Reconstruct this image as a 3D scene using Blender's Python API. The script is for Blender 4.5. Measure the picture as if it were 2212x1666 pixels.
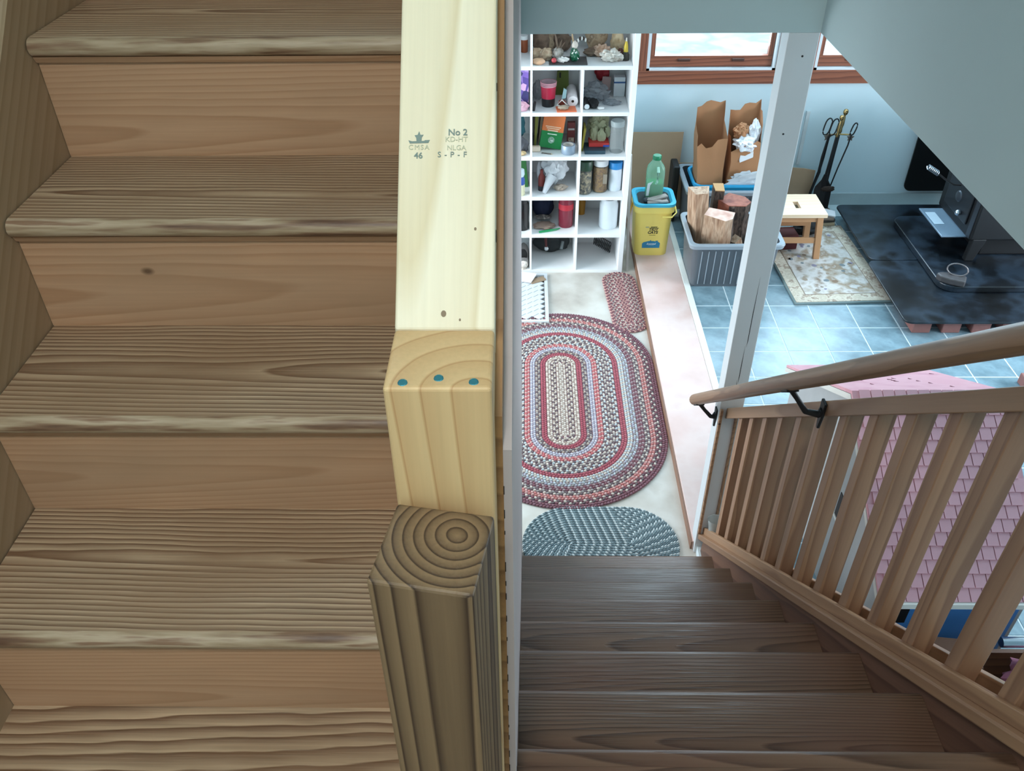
import bpy, bmesh, math, random
from mathutils import Vector, Matrix, noise
random.seed(7)
R = math.radians
for o in list(bpy.data.objects): bpy.data.objects.remove(o, do_unlink=True)
scene = bpy.context.scene
COL = scene.collection

# ---------------------------------------------------------------- camera
CZ = 2.7376
F_PX = 1839.27
th, ro, ya = R(38.1425), R(0.6572), R(-1.1293)
fwd = Vector((math.sin(ya)*math.cos(th), math.cos(ya)*math.cos(th), -math.sin(th)))
r0 = Vector((math.cos(ya), -math.sin(ya), 0)); d0 = fwd.cross(r0)
rt = math.cos(ro)*r0 + math.sin(ro)*d0; dn = -math.sin(ro)*r0 + math.cos(ro)*d0
cam_d = bpy.data.cameras.new('camera'); cam = bpy.data.objects.new('camera', cam_d); COL.objects.link(cam)
cam_d.sensor_fit = 'HORIZONTAL'; cam_d.sensor_width = 36; cam_d.lens = F_PX/2212*36; cam_d.clip_start = 0.02; cam_d.clip_end = 200
m = Matrix.Identity(4)
for i in range(3): m[i][0] = rt[i]; m[i][1] = -dn[i]; m[i][2] = -fwd[i]
m[0][3], m[1][3], m[2][3] = 0, 0, CZ
cam.matrix_world = m
scene.camera = cam
# ---------------------------------------------------------------- view, world, lights
scene.view_settings.view_transform = 'Standard'; scene.view_settings.look = 'None'
scene.view_settings.gamma = 1; scene.view_settings.use_curve_mapping = False
scene.view_settings.exposure = 0.0
w = bpy.data.worlds.new('sky'); scene.world = w; w.use_nodes = True
bg = w.node_tree.nodes['Background']; bg.inputs[0].default_value = (0.82, 0.92, 1.0, 1); bg.inputs[1].default_value = 2.2
def area(name, loc, rot, sx, sy, power, col=(1, 1, 1)):
    d = bpy.data.lights.new(name, 'AREA'); d.shape = 'RECTANGLE'; d.size = sx; d.size_y = sy; d.energy = power; d.color = col
    o = bpy.data.objects.new(name, d); COL.objects.link(o); o.location = loc; o.rotation_euler = rot
    return o
# daylight entering through the openings (all lie in the window planes)
area('daylight_back_window', (1.18, 5.72, 1.48), (R(-90), 0, 0), 0.72, 0.85, 34, (0.78, 0.91, 1.0))
area('daylight_hearth_window', (2.2, 5.72, 1.48), (R(-90), 0, 0), 0.72, 0.85, 34, (0.78, 0.91, 1.0))
area('daylight_entry_door', (-1.68, 3.7, 1.1), (0, R(-90), 0), 1.7, 1.3, 80, (0.88, 0.95, 1.0))
area('daylight_side_window', (4.55, 3.2, 1.3), (0, R(90), 0), 1.1, 1.6, 122, (0.82, 0.91, 1.0))
area('daylight_upstairs_window', (-.47, 4.27, 3.5), (R(-90), 0, 0), 0.5, 1.1, 30, (0.82, 0.92, 1.0))
area('ceiling_lamp_light', (-0.2, -0.85, 4.36), (0, 0, 0), 0.34, 0.34, 40, (1.0, 0.97, 0.93))

# ---------------------------------------------------------------- materials
def s2l(c):
    return tuple((x/12.92 if x <= .04045 else ((x+.055)/1.055)**2.4) for x in c)
def rgb(h):
    if isinstance(h, str): return s2l(tuple(int(h[i:i+2], 16)/255 for i in (0, 2, 4)))+(1,)
    return tuple(h)+(1,)
MATS = {}; WOODS = set()
def nm(name):
    mt = bpy.data.materials.new(name); mt.use_nodes = True
    return mt, mt.node_tree, mt.node_tree.nodes['Principled BSDF']
def node(nt, typ, **kw):
    n = nt.nodes.new(typ)
    for k, v in kw.items():
        if k in n.inputs: n.inputs[k].default_value = v
        else: setattr(n, k, v)
    return n
def plain(name, col, rough=.5, metal=0, var=.12, scale=8, bump=0, spec=.5, alpha=1, trans=0, emit=0, coat=0):
    if name in MATS: return MATS[name]
    mt, nt, b = nm(name); L = nt.links
    c = rgb(col)
    tc = node(nt, 'ShaderNodeTexCoord'); nz = node(nt, 'ShaderNodeTexNoise', Scale=scale, Detail=4)
    L.new(tc.outputs['Object'], nz.inputs['Vector'])
    mx = node(nt, 'ShaderNodeMix', data_type='RGBA'); mx.inputs[6].default_value = tuple(x*(1-var) for x in c[:3])+(1,)
    mx.inputs[7].default_value = tuple(min(1, x*(1+var)) for x in c[:3])+(1,)
    L.new(nz.outputs['Fac'], mx.inputs[0]); L.new(mx.outputs[2], b.inputs['Base Color'])
    b.inputs['Roughness'].default_value = rough; b.inputs['Metallic'].default_value = metal
    b.inputs['Specular IOR Level'].default_value = spec; b.inputs['Alpha'].default_value = alpha
    b.inputs['Transmission Weight'].default_value = trans; b.inputs['Coat Weight'].default_value = coat
    if emit:
        b.inputs['Emission Color'].default_value = c; b.inputs['Emission Strength'].default_value = emit
    if bump:
        bp = node(nt, 'ShaderNodeBump', Strength=bump, Distance=.01); L.new(nz.outputs['Fac'], bp.inputs['Height']); L.new(bp.outputs[0], b.inputs['Normal'])
    MATS[name] = mt
    return mt
def math_n(nt, op, a, b=None, c=None):
    n = node(nt, 'ShaderNodeMath', operation=op)
    for i, v in enumerate((a, b, c)):
        if v is None: continue
        if hasattr(v, 'links'): nt.links.new(v, n.inputs[i])
        else: n.inputs[i].default_value = v
    return n.outputs[0]
def wood(name, light, dark, axis='X', freq=55, tilt=.03, dist=.05, off=(0, .06, .12), warp=.018, rough=.45, bump=.25, blotch=None, blo=.5, knots=0, fibre=.18, sharp=.6, coat=0, slow=1.6, pre=0, vary=True):
    """Growth rings around a slightly tilted pith that runs along axis."""
    if name in MATS: return MATS[name]
    mt, nt, b = nm(name); L = nt.links; WOODS.add(mt.name)
    tc = node(nt, 'ShaderNodeTexCoord'); oi = node(nt, 'ShaderNodeObjectInfo')
    wn = node(nt, 'ShaderNodeTexWhiteNoise', noise_dimensions='1D'); L.new(oi.outputs['Random'], wn.inputs['W'])
    sub = node(nt, 'ShaderNodeVectorMath', operation='SUBTRACT'); L.new(wn.outputs['Color'], sub.inputs[0]); sub.inputs[1].default_value = (.5, .5, .5)
    rot = {'X': (0, 0, 0), 'Y': (0, 0, R(-90)), 'Z': (0, R(90), 0)}[axis]
    mp = node(nt, 'ShaderNodeMapping'); mp.inputs['Rotation'].default_value = rot; pm_ = node(nt, 'ShaderNodeMapping'); pm_.inputs['Rotation'].default_value = (R(pre), 0, 0); L.new(tc.outputs['Object'], pm_.inputs['Vector']); L.new(pm_.outputs[0], mp.inputs['Vector'])
    mul = node(nt, 'ShaderNodeVectorMath', operation='MULTIPLY'); L.new(sub.outputs[0], mul.inputs[0]); mul.inputs[1].default_value = (2, dist*2, dist*1.2)
    add = node(nt, 'ShaderNodeVectorMath', operation='ADD'); L.new(mp.outputs[0], add.inputs[0]); L.new(mul.outputs[0], add.inputs[1])
    ml = node(nt, 'ShaderNodeMapping'); ml.inputs['Location'].default_value = off; ml.inputs['Rotation'].default_value = (0, tilt, tilt*.6); L.new(add.outputs[0], ml.inputs['Vector'])
    lo = node(nt, 'ShaderNodeMapping'); lo.inputs['Scale'].default_value = (slow, 7, 7); L.new(add.outputs[0], lo.inputs['Vector'])
    nz = node(nt, 'ShaderNodeTexNoise', Scale=1.0, Detail=3); L.new(lo.outputs[0], nz.inputs['Vector'])
    sx = node(nt, 'ShaderNodeSeparateXYZ'); L.new(ml.outputs[0], sx.inputs[0])
    wv = math_n(nt, 'MULTIPLY_ADD', nz.outputs['Fac'], warp*2, -warp)
    y = math_n(nt, 'ADD', sx.outputs[1], wv); z = math_n(nt, 'ADD', sx.outputs[2], wv)
    rr = math_n(nt, 'SQRT', math_n(nt, 'ADD', math_n(nt, 'MULTIPLY', y, y), math_n(nt, 'MULTIPLY', z, z)))
    fq = math_n(nt, 'MULTIPLY_ADD', wn.outputs['Value'], freq*.55, freq*.75) if vary else freq
    ph = math_n(nt, 'FRACT', math_n(nt, 'MULTIPLY', rr, fq))
    rp = node(nt, 'ShaderNodeValToRGB'); L.new(ph, rp.inputs[0])
    e = rp.color_ramp.elements; e[0].position = 0; e[0].color = rgb(light); e[1].position = sharp; e[1].color = tuple(.55*a+.45*c for a, c in zip(rgb(light), rgb(dark)))
    x = e.new(.9); x.color = rgb(dark); x = e.new(1.0); x.color = rgb(light)
    fm = node(nt, 'ShaderNodeMapping'); fm.inputs['Scale'].default_value = (6, 220, 220); L.new(add.outputs[0], fm.inputs['Vector'])
    fn = node(nt, 'ShaderNodeTexNoise', Scale=1.0, Detail=2); L.new(fm.outputs[0], fn.inputs['Vector'])
    fac = math_n(nt, 'MULTIPLY_ADD', fn.outputs['Fac'], fibre*2, 1-fibre)
    vm = node(nt, 'ShaderNodeVectorMath', operation='SCALE'); L.new(rp.outputs[0], vm.inputs[0]); L.new(fac, vm.inputs['Scale'])
    out = vm.outputs[0]
    if blotch:
        bm_ = node(nt, 'ShaderNodeMapping'); bm_.inputs['Scale'].default_value = (2.2, 6, 6); L.new(add.outputs[0], bm_.inputs['Vector'])
        bn = node(nt, 'ShaderNodeTexNoise', Scale=1.0, Detail=5); L.new(bm_.outputs[0], bn.inputs['Vector'])
        br = node(nt, 'ShaderNodeMapRange'); br.inputs[1].default_value = .42; br.inputs[2].default_value = .68; br.inputs[4].default_value = blo; L.new(bn.outputs['Fac'], br.inputs[0])
        mx = node(nt, 'ShaderNodeMix', data_type='RGBA'); L.new(br.outputs[0], mx.inputs[0]); L.new(out, mx.inputs[6]); mx.inputs[7].default_value = rgb(blotch); out = mx.outputs[2]
    if knots:
        km = node(nt, 'ShaderNodeMapping'); km.inputs['Scale'].default_value = (3.2, 5, 5); L.new(add.outputs[0], km.inputs['Vector'])
        vo = node(nt, 'ShaderNodeTexVoronoi', Scale=1.0); L.new(km.outputs[0], vo.inputs['Vector'])
        kr = node(nt, 'ShaderNodeMapRange'); kr.inputs[1].default_value = .03; kr.inputs[2].default_value = .03+knots; kr.inputs[3].default_value = 1; kr.inputs[4].default_value = 0; L.new(vo.outputs['Distance'], kr.inputs[0])
        mx = node(nt, 'ShaderNodeMix', data_type='RGBA'); L.new(kr.outputs[0], mx.inputs[0]); L.new(out, mx.inputs[6]); mx.inputs[7].default_value = tuple(x*.35 for x in rgb(dark)[:3])+(1,); out = mx.outputs[2]
    L.new(out, b.inputs['Base Color']); b.inputs['Roughness'].default_value = rough; b.inputs['Coat Weight'].default_value = coat; b.inputs['Coat Roughness'].default_value = .25
    if bump:
        bp = node(nt, 'ShaderNodeBump', Strength=bump, Distance=.004); L.new(math_n(nt, 'MULTIPLY', ph, fn.outputs['Fac']), bp.inputs['Height']); bp.invert = True; L.new(bp.outputs[0], b.inputs['Normal'])
    MATS[name] = mt
    return mt
def speckle(name, cols, scale=30, rough=.8, typ='VORONOI', bump=.2, detail=2, stretch=None):
    """patches of a few colours (stone, bark, seeds, worn print)"""
    if name in MATS: return MATS[name]
    mt, nt, b = nm(name); L = nt.links
    tc = node(nt, 'ShaderNodeTexCoord')
    if stretch:
        oi = node(nt, 'ShaderNodeObjectInfo'); ad = node(nt, 'ShaderNodeVectorMath', operation='ADD'); L.new(tc.outputs['Object'], ad.inputs[0]); L.new(oi.outputs['Random'], ad.inputs[1])
        sm = node(nt, 'ShaderNodeMapping'); sm.inputs['Scale'].default_value = stretch; L.new(ad.outputs[0], sm.inputs['Vector'])
        class _T: outputs = {'Object': sm.outputs[0]}
        tc = _T
    if typ == 'VORONOI':
        t = node(nt, 'ShaderNodeTexVoronoi', Scale=scale); L.new(tc.outputs['Object'], t.inputs['Vector'])
        sp = node(nt, 'ShaderNodeSeparateColor'); L.new(t.outputs['Color'], sp.inputs[0]); f = sp.outputs[0]; h = t.outputs['Distance']
    else:
        t = node(nt, 'ShaderNodeTexNoise', Scale=scale, Detail=detail); L.new(tc.outputs['Object'], t.inputs['Vector']); f = t.outputs['Fac']; h = f
    rp = node(nt, 'ShaderNodeValToRGB'); L.new(f, rp.inputs[0]); e = rp.color_ramp.elements
    n = len(cols); lo, hi = (0, 1) if typ == 'VORONOI' else (.32, .68)
    for i, c in enumerate(cols):
        p = lo+(hi-lo)*i/max(1, n-1)
        if i == 0: e[0].position = p; e[0].color = rgb(c)
        elif i == n-1: e[len(e)-1].position = p; e[len(e)-1].color = rgb(c)
        else:
            x = e.new(p); x.color = rgb(c)
    L.new(rp.outputs[0], b.inputs['Base Color']); b.inputs['Roughness'].default_value = rough
    if bump:
        bp = node(nt, 'ShaderNodeBump', Strength=bump, Distance=.01); L.new(h, bp.inputs['Height']); L.new(bp.outputs[0], b.inputs['Normal'])
    MATS[name] = mt
    return mt
def glassy(name, col, rough=.05, mixw=.25):
    """cheap thin glass: transparent tinted + glossy"""
    if name in MATS: return MATS[name]
    mt = bpy.data.materials.new(name); mt.use_nodes = True; nt = mt.node_tree; nt.nodes.clear(); L = nt.links
    out = node(nt, 'ShaderNodeOutputMaterial'); tr = node(nt, 'ShaderNodeBsdfTransparent'); tr.inputs[0].default_value = rgb(col)
    gl = node(nt, 'ShaderNodeBsdfPrincipled'); gl.inputs['Base Color'].default_value = rgb(col); gl.inputs['Roughness'].default_value = rough
    mx = node(nt, 'ShaderNodeMixShader'); mx.inputs[0].default_value = mixw; L.new(tr.outputs[0], mx.inputs[1]); L.new(gl.outputs[0], mx.inputs[2]); L.new(mx.outputs[0], out.inputs[0])
    MATS[name] = mt
    return mt

M = {}
M['tread'] = wood('worn_stair_tread', 'c1a98c', '6c503c', 'X', freq=88, tilt=.026, dist=.035, off=(0, 0, .024), warp=.011, rough=.42, bump=.5, blotch='8c6c50', blo=.5, fibre=.42, sharp=.45, slow=2.2)
M['riser'] = wood('stair_riser_pine', 'c39c7c', 'b08766', 'X', freq=150, tilt=.03, dist=.05, off=(0, .12, .03), warp=.006, rough=.5, bump=.12, blotch='a3856a', blo=.6, knots=.02, fibre=.12)
M['ltread'] = wood('dimmed_lower_tread', '775d4a', '463225', 'X', freq=150, tilt=.04, dist=.04, off=(0, 0, .045), warp=.007, rough=.38, bump=.4, blotch='6c4c40', blo=.5, fibre=.2)  # brown wood, its colour darkened to carry the dim light on this flight
M['nosing'] = speckle('worn_nosing', ['664a39', '876a53', 'ab967b', 'bda990', '90725b'], 1.0, .42, 'NOISE', .1, 4, stretch=(5, 60, 60))
M['skirt'] = wood('skirt_pine', 'ac967c', '9c866a', 'Y', pre=-42, freq=60, tilt=.01, off=(0, .3, .3), warp=.004, rough=.5, bump=.08, fibre=.1, knots=.012)
M['pale'] = wood('pale_spruce', 'f0e6cc', 'e0d0ac', 'Y', pre=-44.1, freq=70, tilt=.03, dist=.004, off=(0, .0, .03), warp=.004, rough=.55, bump=.06, fibre=.06, slow=.8, sharp=.75)
M['paleZ'] = wood('pale_spruce_upright', 'dcbb8a', 'bf9262', 'Z', freq=42, tilt=.06, dist=.004, off=(0, .07, .0), warp=.004, vary=False, rough=.55, bump=.06, fibre=.08, slow=.8, sharp=.86)
M['newel'] = wood('treated_dark_pine', '886f52', '38271b', 'Z', freq=108, tilt=.003, dist=.001, off=(0, -.013, .019), warp=.005, vary=False, rough=.5, bump=.3, fibre=.15, slow=.7, sharp=.68)
M['bal'] = wood('baluster_fir', 'b0896b', '8e6850', 'Z', freq=45, tilt=.02, dist=.06, off=(0, .1, .05), warp=.012, rough=.5, bump=.08, fibre=.1, blotch='8a6c58', blo=.5, knots=.012)
M['rail'] = wood('rail_fir', 'b28c6c', '957055', 'Y', pre=40.7, freq=45, tilt=.02, dist=.05, off=(0, .1, .05), warp=.012, rough=.45, bump=.08, fibre=.1, knots=.008)
M['redwood'] = wood('window_redwood', '96583f', '6e3c2a', 'X', freq=40, tilt=.04, dist=.05, off=(0, .05, .08), rough=.4, bump=.06)
M['redwoodZ'] = wood('window_redwood_upright', '96583f', '6e3c2a', 'Z', freq=40, tilt=.04, dist=.05, off=(0, .05, .08), rough=.4, bump=.06)
M['plank'] = speckle('worn_pink_plank', ['d0aca2', 'dab9b1', 'dfc4bd', 'd5b2a8'], 3, .42, 'NOISE', .05, 6)
M['birch'] = wood('stool_birch', 'f2d6b8', 'e8c8a6', 'X', freq=30, rough=.4, bump=.03, fibre=.05)
M['birchleg'] = plain('stool_leg', 'c08f66', .5)
M['paint'] = plain('wall_paint', 'bfd3d6', .75, var=.03, scale=3)
M['paintb'] = plain('back_wall_lit_paint', 'd0e2e9', .75, var=.03, scale=3)  # lightened copy of the wall paint; daylight is put into its colour
M['paintw'] = plain('partition_paint', 'b8adab', .7, var=.04, scale=6)
M['white'] = plain('white_paint', 'dbdfe2', .5, var=.03)
M['shelfw'] = plain('shelf_white', 'f0f1f2', .5, var=.02)
M['concrete'] = speckle('concrete_floor', ['b9aea4', 'cdc4ba', 'dad3cb', 'c6bbb0'], 4, .7, 'NOISE', .08, 8)
M['grout'] = plain('grout', 'd7e2e6', .8)
M['tile'] = speckle('slate_tile', ['6d848f', '7b949f', '88a2ae', '738b97'], 9, .27, 'NOISE', .12, 6)
M['black'] = plain('black_matte', '17181a', .6)
M['blackg'] = speckle('black_enamel_hearth', ['07090b', '11161c', '28333f', '0a0d10'], 4.5, .3, 'NOISE', .03, 6)
M['iron'] = plain('cast_iron', '1b1c1f', .5, .3)
M['brass'] = plain('brass', 'b59a6a', .25, 1)
M['steel'] = plain('brushed_steel', 'b9c0c8', .28, 1)
M['screw'] = plain('zinc_screw', '5aa6b4', .3, .8)
M['brick'] = plain('pink_brick', '9c6a64', .85, bump=.2, scale=40)
M['card'] = plain('cardboard', 'c0a184', .85, var=.05)
M['kraft'] = plain('kraft_paper', 'b37e58', .85, var=.08)
M['kraftin'] = M['kraft']
M['paper'] = plain('white_paper', 'e7e6ea', .8, var=.03)
M['tote'] = plain('grey_tote_plastic', '5a6067', .4, var=.03)
M['totel'] = plain('tote_rim_plastic', '9aa4ad', .4, var=.03)
M['teal'] = plain('aqua_plastic', '43b6d6', .35, var=.03)
M['yellow'] = plain('yellow_plastic', 'ffe47a', .4, var=.03)
M['pink'] = plain('pink_shingle', 'dea8b3', .7, var=.06, scale=14)
M['pinkroof'] = speckle('pink_painted_roof', ['d193a0', 'dba4ae', 'd99ea9'], 9, .7, 'NOISE', .05)
M['ink'] = plain('stamp_ink', '7f8f88', .8)
M['inkf'] = plain('stamp_ink_faded', 'c3c4aa', .8)
M['txtblack'] = plain('print_black', '2b2a22', .6)

# ---------------------------------------------------------------- builders
class MB:
    def __init__(s): s.v = []; s.f = []; s.mi = []; s.cur = 0
    def mat(s, i): s.cur = i; return s
    def add(s, vs, fs):
        o = len(s.v); s.v += [tuple(v) for v in vs]; s.f += [tuple(o+i for i in f) for f in fs]; s.mi += [s.cur]*len(fs); return s
    def box(s, x0, x1, y0, y1, z0, z1):
        return s.add([(x, y, z) for x in (x0, x1) for y in (y0, y1) for z in (z0, z1)], [(0, 1, 3, 2), (4, 6, 7, 5), (0, 4, 5, 1), (2, 3, 7, 6), (0, 2, 6, 4), (1, 5, 7, 3)])
    def obox(s, c, size, mtx=None):
        a, b, d = (q/2 for q in size); mtx = mtx or Matrix.Identity(3); c = Vector(c)
        vs = [c + mtx @ Vector((x, y, z)) for x in (-a, a) for y in (-b, b) for z in (-d, d)]
        return s.add(vs, [(0, 1, 3, 2), (4, 6, 7, 5), (0, 4, 5, 1), (2, 3, 7, 6), (0, 2, 6, 4), (1, 5, 7, 3)])
    def prism(s, poly, axis, lo, hi):
        n = len(poly)
        def P(p, t): return {'X': (t, p[0], p[1]), 'Y': (p[0], t, p[1]), 'Z': (p[0], p[1], t)}[axis]
        vs = [P(p, lo) for p in poly]+[P(p, hi) for p in poly]
        return s.add(vs, [tuple(range(n))[::-1], tuple(range(n, 2*n))]+[(i, (i+1) % n, n+(i+1) % n, n+i) for i in range(n)])
    def loft(s, rings, caps=True, closed=True):
        n = len(rings[0]); o = [v for r in rings for v in r]; fs = []
        for k in range(len(rings)-1):
            for i in range(n if closed else n-1):
                j = (i+1) % n; fs.append((k*n+i, k*n+j, (k+1)*n+j, (k+1)*n+i))
        if caps: fs += [tuple(range(n))[::-1], tuple(range((len(rings)-1)*n, len(rings)*n))]
        return s.add(o, fs)
    def lathe(s, prof, c=(0, 0, 0), n=20, mtx=None, caps=True):
        c = Vector(c); mtx = mtx or Matrix.Identity(3); rings = []
        for r, h in prof:
            rings.append([c + mtx @ Vector((r*math.cos(2*math.pi*i/n), r*math.sin(2*math.pi*i/n), h)) for i in range(n)])
        return s.loft(rings, caps)
    def tube(s, path, r, n=8, caps=True, closed=False):
        P = [Vector(p) for p in path]; rings = []; up = Vector((0, 0, 1)); N = len(P)
        for i, p in enumerate(P):
            a = P[(i-1) % N] if (i > 0 or closed) else p; b = P[(i+1) % N] if (i < N-1 or closed) else p
            t = (b-a).normalized(); u = t.cross(up)
            if u.length < 1e-3: u = t.cross(Vector((1, 0, 0)))
            u.normalize(); w_ = u.cross(t); rr = r[i] if isinstance(r, (list, tuple)) else r
            rings.append([p + rr*(math.cos(2*math.pi*k/n)*u + math.sin(2*math.pi*k/n)*w_) for k in range(n)])
        if closed: rings.append(rings[0]); caps = False
        return s.loft(rings, caps)
    def blob(s, c, size, seed=0, amp=.25, fr=2.0, sub=3, mtx=None, flat=None):
        bm = bmesh.new(); bmesh.ops.create_icosphere(bm, subdivisions=sub, radius=1); c = Vector(c); sz = Vector(size); mtx = mtx or Matrix.Identity(3); o = []
        for v in bm.verts:
            d = v.co.copy(); k = 1+amp*noise.noise(d*fr+Vector((seed*7.1, seed*3.3, seed)))+amp*.5*noise.noise(d*fr*2.3+Vector((seed, seed*5, 2)))
            q = Vector((d.x*k*sz.x, d.y*k*sz.y, d.z*k*sz.z)); q = mtx @ q
            if flat is not None: q.z = max(q.z, flat)
            o.append(c+q)
        bm.verts.index_update(); fs = [tuple(v.index for v in f.verts) for f in bm.faces]; bm.free()
        return s.add(o, fs)
    def build(s, name, mats, parent=None, org=None, smooth=False, bevel=0, seg=2, ang=30):
        me = bpy.data.meshes.new(name); mlist = mats if isinstance(mats, (list, tuple)) else [mats]
        rec = parent is not None and mlist[0].name in WOODS
        o0 = Vector(parent.get('_o', (0, 0, 0))) if parent is not None else Vector(org or (0, 0, 0))
        p0 = o0
        if rec:
            o0 = Vector([(min(v[i] for v in s.v)+max(v[i] for v in s.v))/2 for i in range(3)])
        me.from_pydata([Vector(v)-o0 for v in s.v], [], s.f); me.polygons.foreach_set('material_index', s.mi)
        for mt in (mats if isinstance(mats, (list, tuple)) else [mats]): me.materials.append(mt)
        bm = bmesh.new(); bm.from_mesh(me)
        if smooth: bmesh.ops.remove_doubles(bm, verts=bm.verts, dist=1e-6)
        bmesh.ops.recalc_face_normals(bm, faces=bm.faces)
        if bevel:
            ed = [e for e in bm.edges if len(e.link_faces) == 2 and e.calc_face_angle(0) > R(ang)]
            bmesh.ops.bevel(bm, geom=ed, offset=bevel, segments=seg, affect='EDGES', clamp_overlap=True, profile=.5)
        bm.to_mesh(me); bm.free()
        if smooth:
            me.polygons.foreach_set('use_smooth', [True]*len(me.polygons))
            if hasattr(me, 'set_sharp_from_angle'): me.set_sharp_from_angle(angle=R(40))
        me.update()
        ob = bpy.data.objects.new(name, me); COL.objects.link(ob)
        if parent is not None: ob.parent = parent; ob.location = o0-p0; ob['_o'] = tuple(o0)
        else: ob.location = o0; ob['_o'] = tuple(o0)
        return ob
def tag(o, label=None, cat=None, group=None, kind=None):
    if label: o['label'] = label
    if cat: o['category'] = cat
    if group: o['group'] = group
    if kind: o['kind'] = kind
    return o
def thing(name, label, cat, loc, group=None, kind=None):
    o = bpy.data.objects.new(name, None); o.empty_display_size = .05; COL.objects.link(o); o.location = loc; o['_o'] = tuple(loc)
    return tag(o, label, cat, group, kind)
def share(src, name, parent, loc, rot=None, scale=None):
    o = bpy.data.objects.new(name, src.data); COL.objects.link(o); o.parent = parent; o.location = loc; o['_o'] = parent['_o']
    if rot: o.rotation_euler = rot
    if scale: o.scale = scale
    return o
def struct(name, mb, mat, label=None, **kw):
    o = mb.build(name, mat, **kw); tag(o, kind='structure'); o['label'] = label or name.replace('_', ' ')
    return o
def text_mesh(body, size, spacing=1.0, bold=0.0, shear=0.0):
    cu = bpy.data.curves.new('t', 'FONT'); cu.body = body; cu.size = size; cu.align_x = 'CENTER'; cu.align_y = 'CENTER'; cu.space_character = spacing; cu.offset = bold; cu.shear = shear; cu.extrude = .0004; cu.resolution_u = 3
    ob = bpy.data.objects.new('t', cu); COL.objects.link(ob)
    dg = bpy.context.evaluated_depsgraph_get(); me = bpy.data.meshes.new_from_object(ob.evaluated_get(dg))
    bpy.data.objects.remove(ob); bpy.data.curves.remove(cu)
    return me
def put_text(name, body, size, mat, parent, c, ex, ey, **kw):
    """flat print: c centre (world), ex / ey the writing direction and the up direction"""
    me = text_mesh(body, size, **kw); me.name = name
    ex = Vector(ex).normalized(); ey = Vector(ey).normalized(); ez = ex.cross(ey)
    o0 = Vector(parent['_o'])
    for v in me.vertices: v.co = Vector(c)-o0 + ex*v.co.x + ey*v.co.y + ez*v.co.z
    me.materials.clear(); me.materials.append(mat)
    ob = bpy.data.objects.new(name, me); COL.objects.link(ob); ob.parent = parent; ob['_o'] = tuple(o0)
    return ob
def rrect(x0, x1, y0, y1, r, n=5):
    pts = []
    for cx, cy, a0 in ((x1-r, y1-r, 0), (x0+r, y1-r, 90), (x0+r, y0+r, 180), (x1-r, y0+r, 270)):
        for i in range(n+1):
            a = R(a0+90*i/n); pts.append((cx+r*math.cos(a), cy+r*math.sin(a)))
    return pts
def rotm(x=0, y=0, z=0): return Matrix.Rotation(R(z), 3, 'Z') @ Matrix.Rotation(R(y), 3, 'Y') @ Matrix.Rotation(R(x), 3, 'X')
def along(d):
    """matrix whose Z axis points along d"""
    return Vector(d).to_track_quat('Z', 'Y').to_matrix()

# ================================================================ STRUCTURE
LZ = 1.511                                   # landing height
FLC = -0.043                                 # concrete floor
CEIL = 2.062                                 # underside of the upper floor
def P0(h): return plain('q_'+h, h, .6)
# concrete entry floor
struct('floor', MB().box(-1.7, 0.72, 0.6, 5.62, FLC-.1, FLC), M['concrete'], 'worn beige concrete entry floor')
# tiled floor, each tile proud of the grout bed
S = 0.2286; TX0 = 1.4327-2*S; TY0 = 4.2473
ft = struct('floor_tiled', MB().box(0.72, 4.6, -1.3, 5.62, FLC-.1, -0.0012), M['grout'], 'grey blue slate tiled floor with pale grout')
tmb = MB(); g = .0028
tmb.box(g, S-g, g, S-g, -.006, 0.0)
t0 = None
for i in range(0, 15):
    for j in range(-6, 15):
        x = TX0+i*S; y = TY0-(j+1)*S
        if x+S > 4.55 or y+S > 5.6: continue
        if y < 2.9 and x > 2.5: continue
        if x > 3.35: continue
        if t0 is None:
            t0 = tmb.build('tile', M['tile'], ft, bevel=.0015, seg=1); t0.location = (x, y, 0)
        else: share(t0, 'tile', ft, (x, y, random.uniform(-.0004, .0004)))
# plank step between the two floors, with a white strip painting in sun glare
struct('trim_plank_edge', MB().box(.698, .7048, 2.42, 5.6, FLC, .001), P0('8a6653'), 'brown front edge of the wide plank')
pk = struct('trim_plank', MB().box(0.705, 0.968, 2.42, 5.6, FLC, .004), M['plank'], 'wide worn pinkish plank between the floors', bevel=.004)
struct('glare_strip', MB().box(0.968, 1.004, 2.47, 5.6, -.03, .006), plain('strip_white', 'f4f4ef', .35, var=.02), 'narrow white strip beside the tiles painting in sun glare', bevel=.002)

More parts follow.
